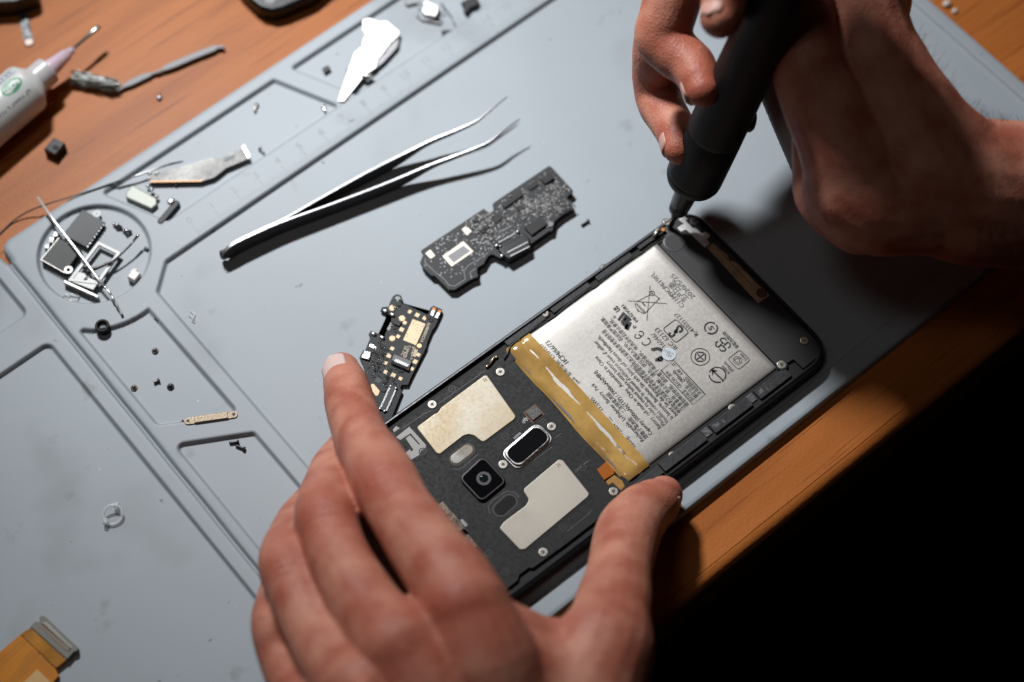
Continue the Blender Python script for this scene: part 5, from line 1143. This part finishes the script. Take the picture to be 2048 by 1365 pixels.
def nail(parent, c, ax, nrm, w, l, name='fingernail'):
    ax = Vector(ax).normalized(); nrm = Vector(nrm); nrm = (nrm-ax*nrm.dot(ax)).normalized(); sx = ax.cross(nrm); m = MB()
    G = []; nu, nv = 12, 10
    for j in range(nv+1):
        v = -1+2*j/nv; ww = w*(1-.10*max(0, v)**2) * (math.sqrt(max(0, 1-((abs(v)-.62)/.38)**2)) if abs(v) > .62 else 1)
        for i in range(nu+1):
            u = -1+2*i/nu; a = u*.95; G.append(tuple(Vector(c)+sx*(ww*math.sin(a)/math.sin(.95))+nrm*(w*.85*(math.cos(a)-1)-.25*v*v+.25)+ax*(l*v)))
    m.add(G, [(j*(nu+1)+i, j*(nu+1)+i+1, (j+1)*(nu+1)+i+1, (j+1)*(nu+1)+i) for j in range(nv) for i in range(nu)], True)
    ob = m.build(name, NAIL, parent); sol = ob.modifiers.new('t', 'SOLIDIFY'); sol.thickness = .35*MM; sol.offset = 0
    return ob
pc = P(1000, 1300, 0)
per = thing('person', 'two bare hands of a technician, one steadying the phone and one holding a screwdriver', 'person', (60, -330, 0))
# ---- the hand that steadies the phone
mb = MB()
I_ = [(405, 124, 7, 6.6), (425, 192, 13, 8.0), (437, 252, 19, 8.6), (461, 330, 26, 8.9), (495, 420, 35, 9.4), (534, 482, 42, 10.1), (575, 565, 49, 10.9), (642, 685, 56, 10.6), (755, 850, 65, 11.5), (850, 975, 71, 12.6), (895, 1080, 73, 14.0)]
M_ = [(420, 440, 4, 7), (372, 545, 22, 8.8), (346, 692, 45, 10.4), (370, 805, 51, 9.8), (412, 905, 56, 10.0), (515, 1080, 64, 10.8), (640, 1240, 72, 13.6)]
R3 = [(290, 650, 2, 7), (232, 755, 20, 8.6), (198, 887, 42, 10.0), (236, 1016, 48, 9.4), (298, 1155, 53, 9.6), (390, 1300, 61, 10.8), (485, 1410, 69, 13)]
K_ = [(210, 900, 4, 6.5), (165, 1010, 18, 7.5), (155, 1130, 38, 8.8), (178, 1255, 40, 8.4), (240, 1380, 46, 9.2), (330, 1530, 57, 12)]
T_ = [(1688, 618, 8.5, 6.6), (1655, 650, 10.5, 8.6), (1597, 697, 14, 9.9), (1545, 775, 22, 10.9), (1513, 920, 32, 10.6), (1484, 1090, 43, 12.6), (1440, 1255, 50, 16.5), (1345, 1450, 48, 21.5), (1260, 1660, 40, 24)]
for c in (I_, M_, R3, K_, T_): chain(mb, B6, c)
chain(mb, B6, [(895, 1080, 73, 14.0), (975, 1330, 66, 17.5), (1040, 1610, 52, 22), (1090, 1920, 36, 25)])
chain(mb, B6, [(640, 1240, 72, 13.6), (775, 1450, 66, 16.5), (890, 1660, 53, 21), (960, 1920, 38, 25)])
chain(mb, B6, [(485, 1410, 69, 13), (630, 1575, 62, 16.5), (755, 1765, 50, 20), (850, 1970, 38, 24)])
chain(mb, B6, [(330, 1530, 57, 12), (490, 1690, 52, 16), (690, 1910, 42, 21)])
chain(mb, B6, [(930, 1130, 63, 12), (1080, 1190, 58, 10.5), (1200, 1225, 54, 9.5), (1330, 1235, 52, 9.5), (1440, 1210, 52, 12)])
chain(mb, B6, [(1000, 1300, 62, 15), (1150, 1360, 56, 15.5), (1300, 1410, 52, 17)])
# tendons on the back of the hand
for a, b in (((895, 1080), (1040, 1600)), ((650, 1235), (900, 1650)), ((490, 1400), (760, 1750))):
    chain(mb, B6, [(a[0], a[1], 72+9.0, 4.4), ((a[0]*2+b[0])/3+6, (a[1]*2+b[1])/3, 66+13.2, 3.4), ((a[0]+b[0]*2)/3, (a[1]+b[1]*2)/3, 59+15.4, 3.2)])
B6p = lambda x, y, z: P(*B6((x, y))[0], z)
def axis(cn, i): a = cn[i-1]; b = cn[i+1]; v = B6p(*b[:3])-B6p(*a[:3]); return v/np.linalg.norm(v)
marks = [(B6p(880, 1075, 86), 15, .95), (B6p(940, 1140, 82), 11, .9), (B6p(560, 560, 58), 11, .8), (B6p(330, 690, 56), 10, .7), (B6p(190, 880, 52), 9, .7), (B6p(655, 1235, 84), 13, .8), (B6p(490, 1400, 86), 11, .5),
         (B6p(405, 100, 12), 7, .35), (B6p(1530, 965, 42), 1.6, .9), (B6p(1520, 1075, 56), 3.2, .9), (B6p(1535, 1000, 46), 1.2, .7), (B6p(1490, 760, 30), 7, .35), (B6p(1660, 620, 14), 6, .4), (B6p(1240, 1140, 62), 8, .5)]
wr = [(B6p(560, 560, 58), axis(I_, 6), 8.5, .8, 2.6), (B6p(440, 250, 27), axis(I_, 2), 6.0, .55, 3.0), (B6p(340, 690, 60), axis(M_, 2), 8, .75, 2.6), (B6p(190, 880, 57), axis(R3, 2), 8, .75, 2.6), (B6p(1530, 775, 32), axis(T_, 3), 8.5, .7, 2.5), (B6p(1440, 1130, 58), axis(T_, 5), 10, .35, 1.6)]
hand1, co, no = organic(mb, 'hand', per, marks, wr)
ai = -axis(I_, 1); up = np.array([0, 0, 1.0]); ci = B6p(*I_[0][:3])*.62+B6p(*I_[1][:3])*.38
nn = np.array(CP)-ci; nn = nn/np.linalg.norm(nn); lf = -CR[0]; nd_ = nn*.95+lf*.42+(-CR[1])*.25; nd_ = nd_-ai*(nd_@ai); nd_ = nd_/np.linalg.norm(nd_)
nail(hand1, ci+nd_*7.0, ai, nd_, 4.8, 5.8).data.materials[0] = mat('pale_nail', (.62, .43, .40), .45, sss=.2, spec=.3)
at_ = -axis(T_, 1); ct = B6p(*T_[1][:3]); nd_ = CR[0]*.62+CR[1]*.62-CR[2]*.35; nd_ = nd_-at_*(nd_@at_); nd_ = nd_/np.linalg.norm(nd_)
nail(hand1, ct+nd_*6.7, at_, nd_, 5.6, 6.2)
# ---- the hand that holds the screwdriver
mb = MB(); S_ = lambda *p: list(p); HZ = .84; RZ = 1.02
def lower(c): return [(x, y, z*HZ, r*RZ) for x, y, z, r in c]
FA = [(1360, 296, 50, 6.1), (1353, 266, 48, 7.3), (1338, 238, 46, 7.6), (1322, 210, 44, 8.1), (1316, 182, 45, 8.5), (1315, 140, 52, 9.0), (1322, 80, 66, 9.4), (1348, -20, 80, 10)]
FB = [(1405, 180, 84, 6.0), (1397, 156, 83, 7.3), (1381, 129, 82, 8.0), (1350, 105, 81, 8.7), (1324, 72, 82, 9.4), (1337, 30, 87, 9.5), (1354, -30, 93, 9.9), (1385, -120, 98, 10.5)]
FC = [(1441, 36, 122, 6.6), (1448, 12, 122, 7.4), (1455, -30, 121, 8.0), (1450, -90, 120, 8.5), (1420, -150, 118, 9)]
for c in (FA, FB, FC): chain(mb, S_, c)
chain(mb, S_, lower([(1598, -120, 134, 9.5), (1606, -20, 128, 9.8), (1608, 60, 122, 10.4), (1622, 150, 113, 12.2), (1662, 235, 104, 13.8), (1700, 310, 96, 16), (1716, 375, 86, 18)]))
chain(mb, S_, lower([(1716, 375, 86, 18), (1765, 400, 84, 18.3), (1830, 385, 84, 20.5), (1935, 382, 80, 23)]))
chain(mb, S_, lower([(1680, -100, 128, 17), (1720, 40, 114, 15.5), (1750, 150, 104, 17), (1800, 270, 94, 20), (1850, 350, 88, 21)]))
chain(mb, S_, lower([(1690, -80, 118, 15), (1738, 60, 112, 13), (1784, 150, 105, 13.6), (1838, 245, 98, 15.5), (1900, 330, 88, 19)]))
chain(mb, S_, lower([(1640, 240, 92, 9), (1646, 320, 82, 10), (1660, 390, 74, 11.5), (1720, 440, 72, 11.5)]))
chain(mb, S_, lower([(1850, 370, 86, 21), (1940, 384, 80, 24), (2060, 392, 74, 24), (2240, 405, 70, 27), (2480, 420, 68, 30)]))
# unseen back of the hand joins fingers and palm, shaped to block the lamp
chain(mb, S_, lower([(1345, -20, 95, 10), (1360, -140, 106, 12), (1450, -260, 118, 16), (1580, -300, 122, 19), (1690, -230, 122, 20), (1710, -90, 122, 19)]))
chain(mb, S_, lower([(1385, -120, 116, 10), (1440, -160, 118, 13), (1560, -210, 112, 17), (1660, -160, 108, 18), (1720, 0, 106, 17)]))
chain(mb, S_, [(1385, -120, 98, 10.5), (1400, -225, 140, 16), (1520, -190, 150, 18), (1610, -180, 148, 17)])  # high ridge added out of view to shade the palm
chain(mb, S_, [(1470, -95, 104, 12), (1560, -85, 94, 14), (1650, -85, 96, 14)])  # filler added out of view to stop light passing under the palm
marks = [(P(1362, 300, 54), 8, .55), (P(1400, 150, 88), 8, .5), (P(1335, 100, 88), 7, .3), (P(1560, 60, 95), 8, .35)]
wr = [(P(1282, 185, 52), np.array([.1, .6, -.8])/1.005, 6, .4, 2.2), (P(1690, 180, 92), CR[0]*.5+CR[1]*.86 , 16, .0, .30)]
hand2, co2, no2 = organic(mb, 'hand', per, marks, wr)
def rnail(a, b, nrm, w, l, r):
    A = P(*a[:2], a[2]); B = P(*b[:2], b[2]); ax = (A-B)/np.linalg.norm(A-B); n_ = nrm-ax*(nrm@ax); n_ = n_/np.linalg.norm(n_); nail(hand2, A*.6+B*.4+n_*r, ax, n_, w, l)
rnail(FA[0], FA[1], -CR[0]*.8-CR[2]*.3+CR[1]*.35, 4.0, 4.8, 6.3); rnail(FB[0], FB[1], -CR[0]*.55+CR[1]*.75-CR[2]*.2, 4.0, 4.8, 6.4); rnail(FC[0], FC[1], -CR[0]*.62-CR[2]*.75, 4.2, 5.4, 6.4)
# unidentified grey ribbed form between handle and palm
mb = MB(); pts = smooth_path([P(1536, 130, 70), P(1578, 232, 60), P(1618, 325, 52), P(1660, 420, 44)], 26); N = len(pts)
mb.tube([tuple(p) for p in pts], [6.6+.05*math.sin(k*1.9) for k in range(N)], 22); mb.build('grey_form', mat('form_grey', (.26, .27, .275), .6, bump=(900, .4, .1)), per)
# hairs on the wrist and the back of the fingers
HAIR = mat('hair_black', (.012, .009, .008), .45)
def hairs(co, no, cond, n, l0, l1, parent, seed, drift):
    R_ = random.Random(seed); q = (CR @ (co-CP).T).T; px = 1024+CF*q[:, 0]/q[:, 2]; py = 682.5+CF*q[:, 1]/q[:, 2]
    ids = np.nonzero(cond(px, py, no))[0]; m = MB()
    for _ in range(n):
        i = int(ids[R_.randrange(len(ids))]); p = co[i]-no[i]*.2; d = no[i]*R_.uniform(.25, .8)+drift*R_.uniform(.5, 1.1)+np.array([R_.gauss(0, .45) for _ in range(3)]); d = d/np.linalg.norm(d)
        L = R_.uniform(l0, l1); k = np.array([R_.gauss(0, .5) for _ in range(3)]); pts = [p+d*L*t+k*L*.35*t*t for t in (0, .35, .7, 1)]
        m.tube([tuple(a) for a in pts], [.042, .038, .03, .015], 4, False)
    m.build('hair', HAIR, parent, kind='stuff')
facing = lambda no, lo, hi: ((no @ CR[2]) > lo) & ((no @ CR[2]) < hi)
hairs(co2, no2, lambda px, py, no: (px > 1885) & (px < 2090) & ((no @ CR[1]) < -.45) & facing(no, -.75, .3), 90, 2, 5, hand2, 21, CR[0]*-.1-CR[1]*.25)
hairs(co2, no2, lambda px, py, no: (px > 1955) & (px < 2080) & (py > 250) & facing(no, -1, -.2), 240, 2.5, 6, hand2, 22, CR[1]*.9-CR[0]*.3)
hairs(co2, no2, lambda px, py, no: (px > 1835) & (px < 1900) & ((no @ CR[0]) > .5) & facing(no, -.7, .3), 26, 3, 6, hand2, 23, -CR[1]*.5)
for o in bpy.data.objects:
    if '_o' in o.keys(): del o['_o']
